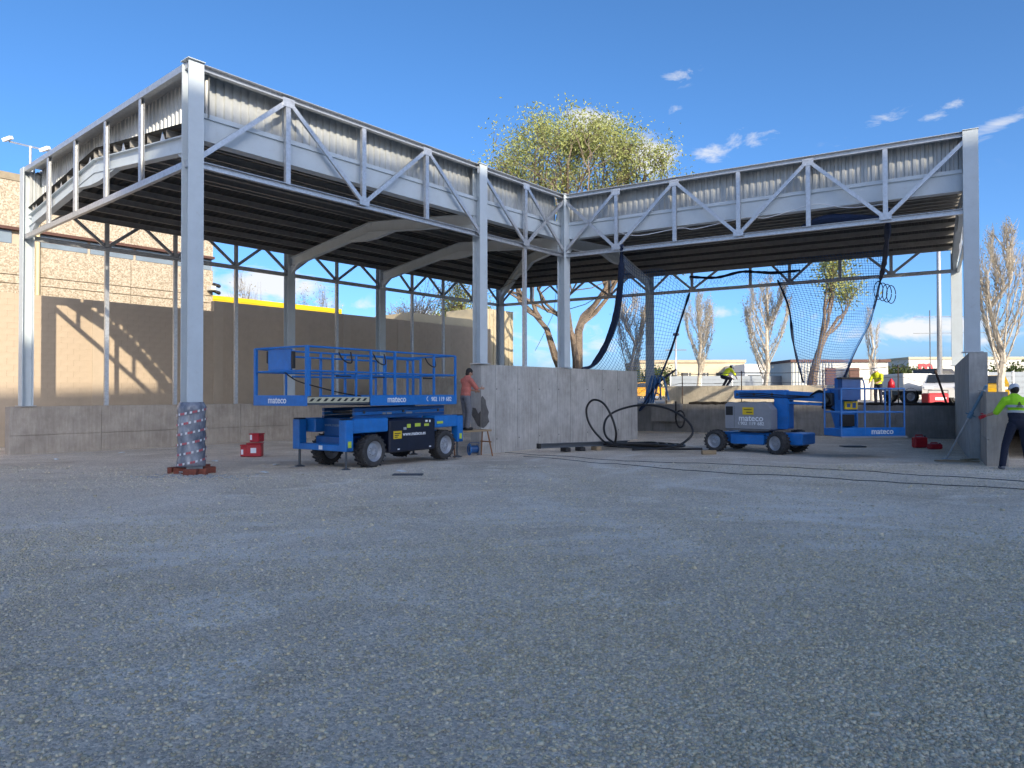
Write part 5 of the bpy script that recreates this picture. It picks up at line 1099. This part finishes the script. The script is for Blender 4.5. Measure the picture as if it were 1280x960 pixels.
M_EMB = mat('dark_print', (.05, .09, .02), .8)
em = MB(); em.add([(.0 + x, -.152 + y_, z) for x, y_, z in ((-.035, 0, 1.365), (.035, 0, 1.365), (.045, 0, 1.385), (.02, .012, 1.40), (.028, .014, 1.42), (0, .02, 1.45), (-.028, .014, 1.42), (-.02, .012, 1.40), (-.045, 0, 1.385))], [tuple(range(9))]); 
em.add([(-.06, -.153, 1.335), (.06, -.153, 1.335), (.06, -.151, 1.35), (-.06, -.151, 1.35)], [(0, 1, 2, 3)]); L(em, 'back_emblem', M_EMB, pw)
# man in a salmon shirt working at the corner of the tall wall, up on a trestle
mp0 = at_y(582, 545, 19.7); tz = .60
tr_ = thing('trestle', V((mp0.x, mp0.y, gz(20.3))), T1, 'low timber and steel trestle behind the scissor lift', 'trestle')
mb = MB(); mb.box(-.55, .75, -.22, .22, tz - gz(20.3) - .05, tz - gz(20.3)); L(mb, 'board', M_WOOD, tr_)
for x in (-.5, .68):
    for y in (-.2, .2): mb = MB(); mb.tube([(x * 1.1, y * 1.3, 0), (x, y * .6, tz - gz(20.3) - .05)], .022, 6); L(mb, 'leg', mat('worn_orange_paint', (.26, .12, .05), .7), tr_)
    mb = MB(); mb.tube([(x * 1.05, -.24, .4), (x * 1.05, .24, .4)], .018, 6); L(mb, 'brace', mat('worn_orange_paint', (.26, .12, .05)), tr_)
JM = dict(pelvis=(0, 0, .95), neck=(.02, .05, 1.44), head=(.04, .10, 1.58), shL=(-.18, .04, 1.37), shR=(.19, .04, 1.37), elL=(-.22, .18, 1.14), wrL=(-.10, .36, 1.10), elR=(.24, .20, 1.16), wrR=(.16, .40, 1.16),
          hipL=(-.09, 0, .90), hipR=(.09, 0, .90), knL=(-.10, .05, .49), knR=(.11, .05, .49), anL=(-.11, -.02, .10), anR=(.12, -.02, .10), face=(.3, 1, 0))
person(V((mp0.x, mp0.y, tz)), -.9, 'man in salmon shirt and grey trousers working at the tall wall corner', JM, M_SALMON, M_GREYF, 'bare', 1.0)
# crouching man with a white helmet on the street
cp = at_y(906, 486, 37.5)
JC = dict(pelvis=(0, -.10, .62), neck=(.02, .30, 1.02), head=(.02, .42, 1.12), shL=(-.19, .26, .97), shR=(.20, .26, .97), elL=(-.28, .42, .72), wrL=(-.18, .60, .55), elR=(.30, .42, .72), wrR=(.2, .60, .55),
          hipL=(-.1, -.08, .60), hipR=(.1, -.08, .60), knL=(-.16, .28, .50), knR=(.17, .28, .48), anL=(-.14, .0, .10), anR=(.15, .0, .10), face=(0, 1, -.5))
person(V((cp.x, cp.y, 1.88)), -1.2, 'crouching worker in yellow hi vis with white helmet above the sunlit wall', JC, M_HIVISY, M_NAVYF, 'helmet', 1.0)
hp = at_y(1098, 500, 33.0)
JS = dict(pelvis=(0, 0, .96), neck=(.03, .10, 1.44), head=(.04, .16, 1.58), shL=(-.19, .08, 1.36), shR=(.20, .08, 1.36), elL=(-.26, .20, 1.10), wrL=(-.2, .42, 1.02), elR=(.27, .22, 1.10), wrR=(.2, .42, 1.02),
          hipL=(-.09, 0, .91), hipR=(.09, 0, .91), knL=(-.12, .04, .50), knR=(.12, .04, .50), anL=(-.13, -.02, .10), anR=(.13, -.02, .10), face=(0, 1, -.3))
person(V((hp.x, hp.y, SZ)), 2.2, 'standing worker in yellow hi vis behind the boom lift basket', JS, M_HIVISY, M_NAVYF, 'helmet', 1.0)

# ================================================================== VEHICLES ON THE STREET
vp = at_y(1108, 500, 36.0)
tk = thing('box_truck', V((vp.x, vp.y, SZ)), .06, 'small truck with plain white box body and black chassis', 'truck')
k_ = 36.0 / FPX
mb = MB(); mb.rbox(.9, 2.45, 0, 1.9, .62, 1.52, .03); L(mb, 'box_body', M_WHITEW, tk)
mb = MB(); mb.box(.8, 4.2, .2, 1.7, .42, .60); L(mb, 'chassis', M_BLACK, tk)
mb = MB(); prof = [(4.4, .45), (4.4, 1.0), (4.1, 1.15), (3.55, 1.75), (2.6, 1.78), (2.55, .45)]; n = len(prof); mb.add([(x, y, z) for y in (.08, 1.82) for x, z in prof], [tuple(range(n))[::-1], tuple(range(n, 2 * n))] + [(i, (i + 1) % n, (i + 1) % n + n, i + n) for i in range(n)]); cb = L(mb, 'cab', M_NAVY, tk)
mb = MB(); mb.add([(3.45, .075, 1.15), (2.75, .075, 1.15), (2.75, .075, 1.65), (3.4, .075, 1.65), (3.8, .075, 1.2)], [(0, 1, 2, 3, 4)]); L(mb, 'side_window', M_GLASS, cb)
for x in (1.30, 3.80):
    for y in (.14, 1.76): wheel(tk, (x, y, .36), (0, 1, 0), .36, .24, 0, 16)
    mb = MB(); mb.lathe([(-.14, .40), (.14, .40), (.14, .43), (-.14, .43)], (x, .14, .36), (0, 1, 0), 18); L(mb, 'mudguard', M_BLACK, tk)
def car(px, py, y, rz, m, label, low=1.0):
    p = at_y(px, py, y); r = thing('car', V((p.x, p.y, SZ)), rz, label, 'car'); prof = [(-2.0, .32), (-2.05, .75), (-1.6, .92), (-.9, 1.0), (-.35, 1.42), (.9, 1.45), (1.6, 1.05), (2.0, .95), (2.05, .35)]; n = len(prof); mb = MB()
    mb.add([(x, y_ * (1 if z < 1.05 else .82), z) for y_ in (-.85, .85) for x, z in prof], [tuple(range(n - 1, -1, -1)), tuple(range(n, 2 * n))] + [(i, (i + 1) % n, (i + 1) % n + n, i + n) for i in range(n)]); bo = L(mb, 'body', m, r)
    for s in (-1, 1):
        mb = MB(); mb.add([(-.75, s * .845, 1.03), (-.32, s * .73, 1.36), (.85, s * .73, 1.39), (1.35, s * .845, 1.06)], [(0, 1, 2, 3) if s > 0 else (3, 2, 1, 0)]); L(mb, 'side_window', M_GLASS, bo)
        mb = MB(); mb.rbox(-2.07, -1.98, s * .6 - .18, s * .6 + .18, .68, .82, .02); L(mb, 'headlight', M_TEXT, bo)
        for x in (-1.3, 1.3): wheel(r, (x, s * .76, .31), (0, 1, 0), .31, .2, 0, 16)
    mb = MB(); mb.add([(-.96, -.70, 1.02), (-.96, .70, 1.02), (-.40, .62, 1.405), (-.40, -.62, 1.405)], [(3, 2, 1, 0)]); L(mb, 'windscreen', M_GLASS, bo); return r
car(1180, 500, 34.0, 1.02, M_WHITEW, 'white car parked beside the white box truck')
car(1236, 500, 37.0, .98, mat('taxi_yellow', (.62, .36, .01), .4), 'yellow car parked behind the gable wall')
car(797, 500, 58.0, .3, mat('van_orange', (.60, .30, .01), .4), 'orange yellow car on the street past the corner wall')
rp = at_y(1174, 500, 30.4)
rg = thing('red_generator', V((rp.x - .45, rp.y, SZ)), .1, 'red site generator with white panel near the parked vehicles', 'generator')
mb = MB(); mb.rbox(0, .95, 0, .5, .08, .52, .04); L(mb, 'casing', M_RED, rg); mb = MB(); mb.box(.3, .8, -.012, 0, .22, .34); L(mb, 'panel', M_TEXT, rg)
mb = MB(); mb.tube([(0.02, 0.05, .5), (0.02, 0.05, .64), (.93, 0.05, .64), (.93, 0.05, .5)], .018, 6); L(mb, 'frame', M_DSTEEL, rg)
for x in (.1, .85): mb = MB(); mb.box(x - .05, x + .05, .05, .45, 0, .09); L(mb, 'foot', M_BLACK, rg)
cn_ = at_y(1114, 478, 34.5); rc = thing('red_warning_lamp', V((cn_.x, cn_.y, SZ)), 0, 'red warning lamp standing beyond the basket rail', 'lamp')
mb = MB(); mb.tube([(0, 0, 0), (0, 0, .75)], .03, 8); L(mb, 'stand', M_DSTEEL, rc); mb = MB(); mb.lathe([(0, .01), (0, .17), (.3, .15), (.42, .06), (.48, .05), (.48, .01)], (0, 0, .75), (0, 0, 1), 14); L(mb, 'lamp', M_RED, rc, True)
# street lamp posts
def lamp_post(px, ybase, ytop, y, r0, label, head=True):
    p = at_y(px, ybase, y); zt = at_y(px, ytop, y).z; root = thing('lamp_post', V((p.x, p.y, SZ)), 0, label, 'lamp post'); h = zt - SZ
    mb = MB(); mb.tube([(0, 0, 0), (0, 0, h * .5), (0, 0, h)], [r0, r0 * .85, r0 * .6], 10); L(mb, 'pole', M_GALV, root, True)
    mb = MB(); mb.rbox(-r0 * 1.6, r0 * 1.6, -r0 * 1.6, r0 * 1.6, 0, .25, .03); L(mb, 'base', M_CONC3, root)
    if head: mb = MB(); mb.ball((0, -.1, h + .12), .28, .34, .14); L(mb, 'lamp_head', M_DSTEEL, root, True); mb = MB(); mb.bar((-.9, 0, h * .78), (.9, 0, h * .78), .08, .08); L(mb, 'crossarm', M_DSTEEL, root)
lamp_post(1175, 490, 250, 36, .13, 'tall pale steel lamp pole rising past the right gable', False)
lamp_post(845, 480, 420, 60, .12, 'street lamp with crossarm beyond the blue net')
ap = at_y(1180, 470, 52); ae = thing('power_mast', V((ap.x, ap.y, SZ)), 0, 'thin twin armed utility mast beyond the white store', 'mast')
for dx in (-1.0, 1.6): mb = MB(); mb.tube([(dx, 0, 0), (dx, 0, 6.6)], .035, 6); L(mb, 'pole', M_DSTEEL, ae)
for z in (4.9, 6.1): mb = MB(); mb.bar((-2.2, 0, z), (3.2, 0, z + .05), .04, .04); L(mb, 'arm', M_DSTEEL, ae)
# distant hedge
random.seed(77)
for px, yt, y, wd, lab in ((812, 462, 70, 2.4, 'dark green hedge beyond the orange car'), (1255, 462, 46, 1.6, 'green hedge between poplar and hoarding'), (1120, 462, 58, 1.6, 'olive shrub between cabin and white store')):
    p = at_y(px, 480, y); zt = at_y(px, yt, y).z; root = thing('shrub', V((p.x, p.y, SZ)), 0, lab, 'shrub'); tips = [V((p.x + random.gauss(0, wd * .5), p.y + random.gauss(0, .8), SZ + random.random() ** .7 * (zt - SZ))) for _ in range(160)]
    mb = MB()
    for k in range(14): mb.tube([V((p.x, p.y, SZ)), random.choice(tips)], [.05, .015], 4)
    mb.build('stems', M_BARK, root); leaves(tips, 3200, .15, .25, M_LEAFD, root, 'foliage')

# ================================================================== SITE CLUTTER
# temporary railing of bars and rope along the retaining wall
tr2 = thing('temporary_railing', F - b2 * 11 + UP * 1.12, 0, 'temporary guard rail of rusty bars and line on the retaining wall', 'railing')
pxs = [833, 853, 927, 1029, 1123, 1184]; tops = []
for px, yt in zip(pxs, (468, 466, 464, 462, 456, 463)):
    p = on_plane(px, 500, F, a2); zt = on_plane(px, yt, F, a2).z; lean = -.45 if px == 1184 else 0
    mb = MB(); mb.tube([V((p.x, p.y, 1.1)), V((p.x + lean, p.y, zt))], .022 if px != 1184 else .04, 6); mb.build('bar', M_RUST, tr2); tops.append(V((p.x + lean, p.y, zt - .06)))
for dz in (0, -.42):
    pts = []
    for p, q in zip(tops[:-1], tops[1:]): pts += [p + UP * dz, p.lerp(q, .5) + UP * (dz - .05)]
    mb = MB(); mb.tube(smooth_curve(pts + [tops[-1] + UP * dz], 4), .014 if dz == 0 else .010, 5); mb.build('line', M_DSTEEL, tr2)
# stacked red boxes near the low wall
for px, py, z0, sc, dy, lab in ((306, 571, 0, .30, .02, 'short red tub beside the taller red tub'), (316, 571, 0, .40, 0, 'red tub with square white label near the low wall'), (316, 571, .41, .28, .0, 'red tub stacked on the labelled red tub')):
    p = on_ground(px, py); r = thing('red_tub', V((p.x - sc * .45 + (.03 if z0 else 0), p.y + dy, p.z + z0)), .12 if z0 == 0 else -.2, lab, 'tub', None); h = .34 if z0 == 0 and sc > .35 else (.29 if z0 == 0 else .20); w_ = sc
    mb = MB(); mb.rbox(0, w_, 0, .30, 0, h, .015); bo = L(mb, 'tub', M_RED, r); mb = MB(); mb.rbox(-.012, w_ + .012, -.012, .312, h + .001, h + .04, .01); L(mb, 'lid', M_RED, r)
    mb = MB(); mb.box(w_ * .28, w_ * .66, -.004, -.001, h * .3, h * .72) if sc > .35 else mb.box(.02, .08, -.004, -.001, .06, .2); L(mb, 'label', M_TEXT, bo)
# bricks chocking the wrapped column
bm = MB(); bm.rbox(-.125, .125, -.06, .06, -.065, .065, .006); BRK = bm.mesh('brick', M_REDB)
random.seed(3)
for i, (px, py, rz) in enumerate(((226, 593, .2), (238, 595, .1), (251, 594, .05), (261, 591, .9), (218, 592, 1.1), (240, 588, .5), (255, 588, .3))):
    p = on_ground(px, py); o = link('brick', BRK); o.location = (p.x, p.y, ground_z(p.x, p.y) + .066); o.rotation_euler = (random.gauss(0, .06), 0, rz); tag(o, 'red brick chocked round the wrapped column foot', 'brick', 'bricks round the column foot')
p = on_ground(214, 593); pk = MB(); pk.bar((0, 0, .02), (.34, .05, .16), .07, .025); o = pk.mesh('timber_offcut', M_WOOD); o = link('timber_offcut', o); o.location = (p.x, p.y, p.z); tag(o, 'split timber offcut leaning on the bricks', 'timber')
# mortar rubble round it and pale litter over the yard
rb = MB()
for i in range(220):
    a_ = random.gauss(0, 1); p = on_ground(240 + random.gauss(0, 34), 594 + abs(random.gauss(0, 3.0))); s = random.uniform(.006, .03); rb.obox(V((p.x, p.y, ground_z(p.x, p.y) + s * .4)), V((s, s * .3 * a_, 0)), V((-s * .3, s * .7, s * .2)), V((0, 0, s * .5)))
o = rb.build('rubble', mat('mortar_rubble', (.38, .36, .33), .95, 0, .3, 30)); o['kind'] = 'stuff'; tag(o, 'broken mortar rubble strewn round the wrapped column foot', 'rubble')
M_LIT = mat('white_litter', (.62, .62, .60), .7)
for i, (px, py) in enumerate(((152, 566), (345, 583), (70, 575), (268, 578), (368, 586), (330, 592), (500, 590))):
    p = on_ground(px, py); mb = MB(); n = 6; pts = [V((math.cos(t) * random.uniform(.06, .16), math.sin(t) * random.uniform(.04, .09), random.uniform(.012, .05))) for t in np.linspace(0, 6.28, n + 1)[:-1]]
    mb.add(pts + [V((0, 0, .055))], [(k, (k + 1) % n, n) for k in range(n)]); me = mb.mesh('plastic_scrap', M_LIT); o = link('plastic_scrap', me); o.location = (p.x, p.y, ground_z(p.x, p.y)); tag(o, 'crumpled white plastic scrap lying on the gravel', 'litter', 'plastic scraps on the gravel')
# small blue wheeled drum at the wall corner
p = on_ground(592, 569); bd_ = thing('cable_reel', p, .4, 'small blue cable reel with a grey rim at the wall corner', 'cable reel')
mb = MB(); mb.tube([(-.12, 0, .17), (.12, 0, .17)], .11, 14); L(mb, 'drum', M_BLUED, bd_)
for x in (-.13, .13): mb = MB(); mb.lathe([(-.012, .13), (-.012, .17), (.012, .17), (.012, .13)], (x, 0, .17), (1, 0, 0), 20); mb.bar((x, 0, .02), (x, 0, .32), .02, .025); mb.bar((x, -.15, .17), (x, .15, .17), .02, .025); L(mb, 'flange', M_BLUE if x < 0 else M_GREY, bd_)
mb = MB(); mb.tube([(-.14, -.1, .02), (-.14, -.05, .36), (.14, -.05, .36), (.14, -.1, .02)], .013, 6); L(mb, 'frame', M_BLUED, bd_)
# steel beam on timber blocks
q0, q1 = on_ground(674, 566), on_ground(786, 561)
sb = thing('steel_beam', q0, 0, 'long grey steel beam lying on timber blocks before the tall wall', 'beam')
mb = MB(); dv = (q1 - q0).normalized(); up_o = UP * .20; mb.channel(q0 + up_o, q1 + up_o, .14, .14, .012); mb.build('beam', M_DSTEEL if False else mat('primer_grey', (.09, .11, .135), .5, .2, .1, 5), sb)
mb = MB(); mb.bar(q0 + up_o - dv * .05, q0 + up_o + dv * .02, .15, .15); mb.build('end_cap', M_BLACK, sb)
for t in (.28, .44, .62):
    c_ = q0.lerp(q1, t); o = MB().rbox(-.09, .09, -.16, .16, -.06, .06, .008).mesh('timber_block', M_WOOD if t > .5 else M_BLACK); o = link('timber_block', o); o.location = c_ + UP * .065; o.rotation_euler = (0, 0, math.atan2(dv.y, dv.x)); tag(o, 'short timber block under the grey steel beam', 'timber', 'blocks under the steel beam')
p = on_ground(886, 568); o = link('timber_chock', MB().rbox(-.20, .20, -.09, .09, 0, .12, .01).mesh('timber_chock', M_WOOD)); o.location = p; tag(o, 'pale timber chock beside the boom lift rear wheel', 'timber')
# black hose in big loops
hs_ = thing('hose_coil', on_ground(760, 562), 0, 'stiff black hose sprung into tall loops before the tall wall', 'hose')
def hp_(px, py, y): return at_y(px, py, y)
mb = MB(); mb.tube(smooth_curve([hp_(878, 561, 21.3), hp_(820, 561, 21.5), hp_(765, 556, 22), hp_(748, 545, 22.3), hp_(736, 528, 22.4), hp_(733, 512, 22.4), hp_(738, 502, 22.3), hp_(746, 500, 22.1), hp_(756, 506, 21.9), hp_(765, 522, 21.8), hp_(770, 540, 21.8), hp_(769, 553, 21.9)], 8), .035, 8); mb.build('loop', M_HOSE, hs_, smooth=True)
mb = MB(); mb.tube(smooth_curve([hp_(768, 554, 21.6), hp_(758, 546, 21.8), hp_(755, 534, 22.0), hp_(759, 522, 22.2), hp_(772, 513, 22.3), hp_(795, 507, 22.2), hp_(818, 507, 21.9), hp_(840, 513, 21.6), hp_(858, 525, 21.3), hp_(866, 538, 21.1), hp_(860, 549, 21.0), hp_(840, 559, 21.0), hp_(790, 562, 21.2)], 8), .035, 8); mb.build('loop', M_HOSE, hs_, smooth=True)
for k in range(4):
    c0 = on_ground(805 - 6 * k, 558 + 1.2 * k) + UP * (.035 + .05 * k); mb = MB(); mb.tube([c0 + V((math.cos(t) * (1.35 - .15 * k), math.sin(t) * (.75 - .1 * k), .015 * math.sin(3 * t))) for t in np.linspace(0, 6.283, 41)[:-1]], .033, 8, True); mb.build('coil', M_HOSE, hs_, smooth=True)
p = F - b2 * 10.6 - a2 * .75 + UP * .45; hh = thing('hanging_hose', p, 0, 'short black hose coil hanging on the retaining wall plinth', 'hose')
mb = MB(); mb.tube([p + b2 * .20 * math.cos(t) + UP * .38 * math.sin(t) + a2 * .05 * math.sin(2 * t) for t in np.linspace(0, 12.4, 50)], .04, 7); mb.build('coil', M_HOSE, hh, smooth=True)
mb = MB(); mb.tube([p - b2 * .2, p - b2 * .2 + UP * .8], .04, 7); mb.build('tail', M_HOSE, hh)
# cables lying across the yard
for lab, ps in (('upper thin black cable trailing across the gravel', ((630, 566), (700, 571), (790, 577), (900, 580), (1010, 586), (1120, 593), (1290, 603))), ('lower thin black cable trailing across the gravel', ((655, 571), (760, 580), (860, 589), (985, 596), (1120, 604), (1290, 613)))):
    pts = []
    for px, py in ps: p = on_ground(px, py); pts.append(V((p.x + random.gauss(0, .03), p.y, ground_z(p.x, p.y) + .012)))
    mb = MB(); pts = smooth_curve(pts, 10); pts = [V((q.x, q.y + .05 * math.sin(i * .7), ground_z(q.x, q.y) + .012)) for i, q in enumerate(pts)]; mb.tube(pts, .007, 5); o = mb.build('ground_cable', M_HOSE); tag(o, lab, 'cable')
# red jerrycans
for px, py, h, w_, lab in ((1153, 560, .40, .44, 'upright red fuel can against the retaining wall'), (1172, 562, .20, .42, 'low red fuel can lying beside the upright one')):
    p = on_ground(px, py); r = thing('fuel_can', V((p.x - w_ / 2, p.y, p.z)), .1, lab, 'fuel can'); mb = MB(); mb.rbox(0, w_, 0, .22, 0, h * .88, .035); L(mb, 'can', M_RED, r)
    mb = MB(); mb.tube([(w_ * .2, .11, h * .86), (w_ * .2, .11, h * 1.02), (w_ * .7, .11, h * 1.02), (w_ * .7, .11, h * .86)], .022, 6); L(mb, 'handle', M_RED, r); mb = MB(); mb.tube([(w_ * .9, .11, h * .86), (w_ * .9, .11, h * .97)], .03, 8); L(mb, 'cap', M_BLACK, r)
p = on_ground(1066, 559); o = link('rubber_mat', MB().rbox(-.36, .36, -.2, .2, .004, .045, .012).mesh('rubber_mat', M_BLACK)); o.location = p; tag(o, 'black rubber mat on the ground below the basket', 'mat')
p = on_ground(510, 594); o = link('drain_cover', MB().rbox(-.30, .30, -.12, .12, .0, .02, .006).mesh('drain_cover', M_DSTEEL)); o.location = p + UP * .004; tag(o, 'dark flat plate lying on gravel near the scissor lift', 'plate')
# steel prop leaning on the gable wall
q0 = on_ground(1183, 574); q1 = at_y(1233, 482, 16.9)
pr = thing('steel_prop', q0, 0, 'pale blue telescopic steel prop leaning against the gable wall', 'prop')
M_PROP = mat('prop_blue', (.16, .30, .42), .5, .3, .15, 9); md = q0.lerp(q1, .62)
mb = MB(); mb.tube([md, q1], .034, 10); mb.build('outer_tube', M_PROP, pr); mb = MB(); mb.tube([q0 + UP * .02, md], .025, 10); mb.build('inner_tube', M_GALV, pr)
mb = MB(); dv = (q1 - q0).normalized(); mb.tube([md - dv * .08, md + dv * .08], .055, 10); mb.build('collar', M_PROP, pr); mb = MB(); mb.tube([md + V((-.12, 0, .05)), md + V((.12, 0, -.05))], .012, 6); mb.build('pin', M_PROP, pr)
mb = MB(); mb.obox(q0 + UP * .012, V((.08, 0, 0)), V((0, .08, 0)), UP * .008); mb.build('foot_plate', M_GALV, pr)
for px, py, rz, ln, lab in ((1196, 577, -.1, 1.0, 'yellowish timber plank under the steel prop'), (1212, 575, .45, .6, 'weathered timber plank beside the prop foot')):
    p = on_ground(px, py); o = link('plank', MB().rbox(-ln / 2, ln / 2, -.06, .06, 0.002, .03, .004).mesh('plank', M_WOOD)); o.location = p; o.rotation_euler = (0, .015, rz); tag(o, lab, 'plank')
# guy wires at the foot of the rear column
for sx in (-1, 1):
    mb = MB(); q = H_ - a2 * .25; mb.tube([q + b2 * sx * 1.1 + UP * 1.15, q - b2 * sx * .2 + UP * 2.1], .012, 5); o = mb.build('guy_wire', M_STEEL); tag(o, 'thin steel guy wire crossed at the rear column foot', 'wire', 'guy wires at the rear column')
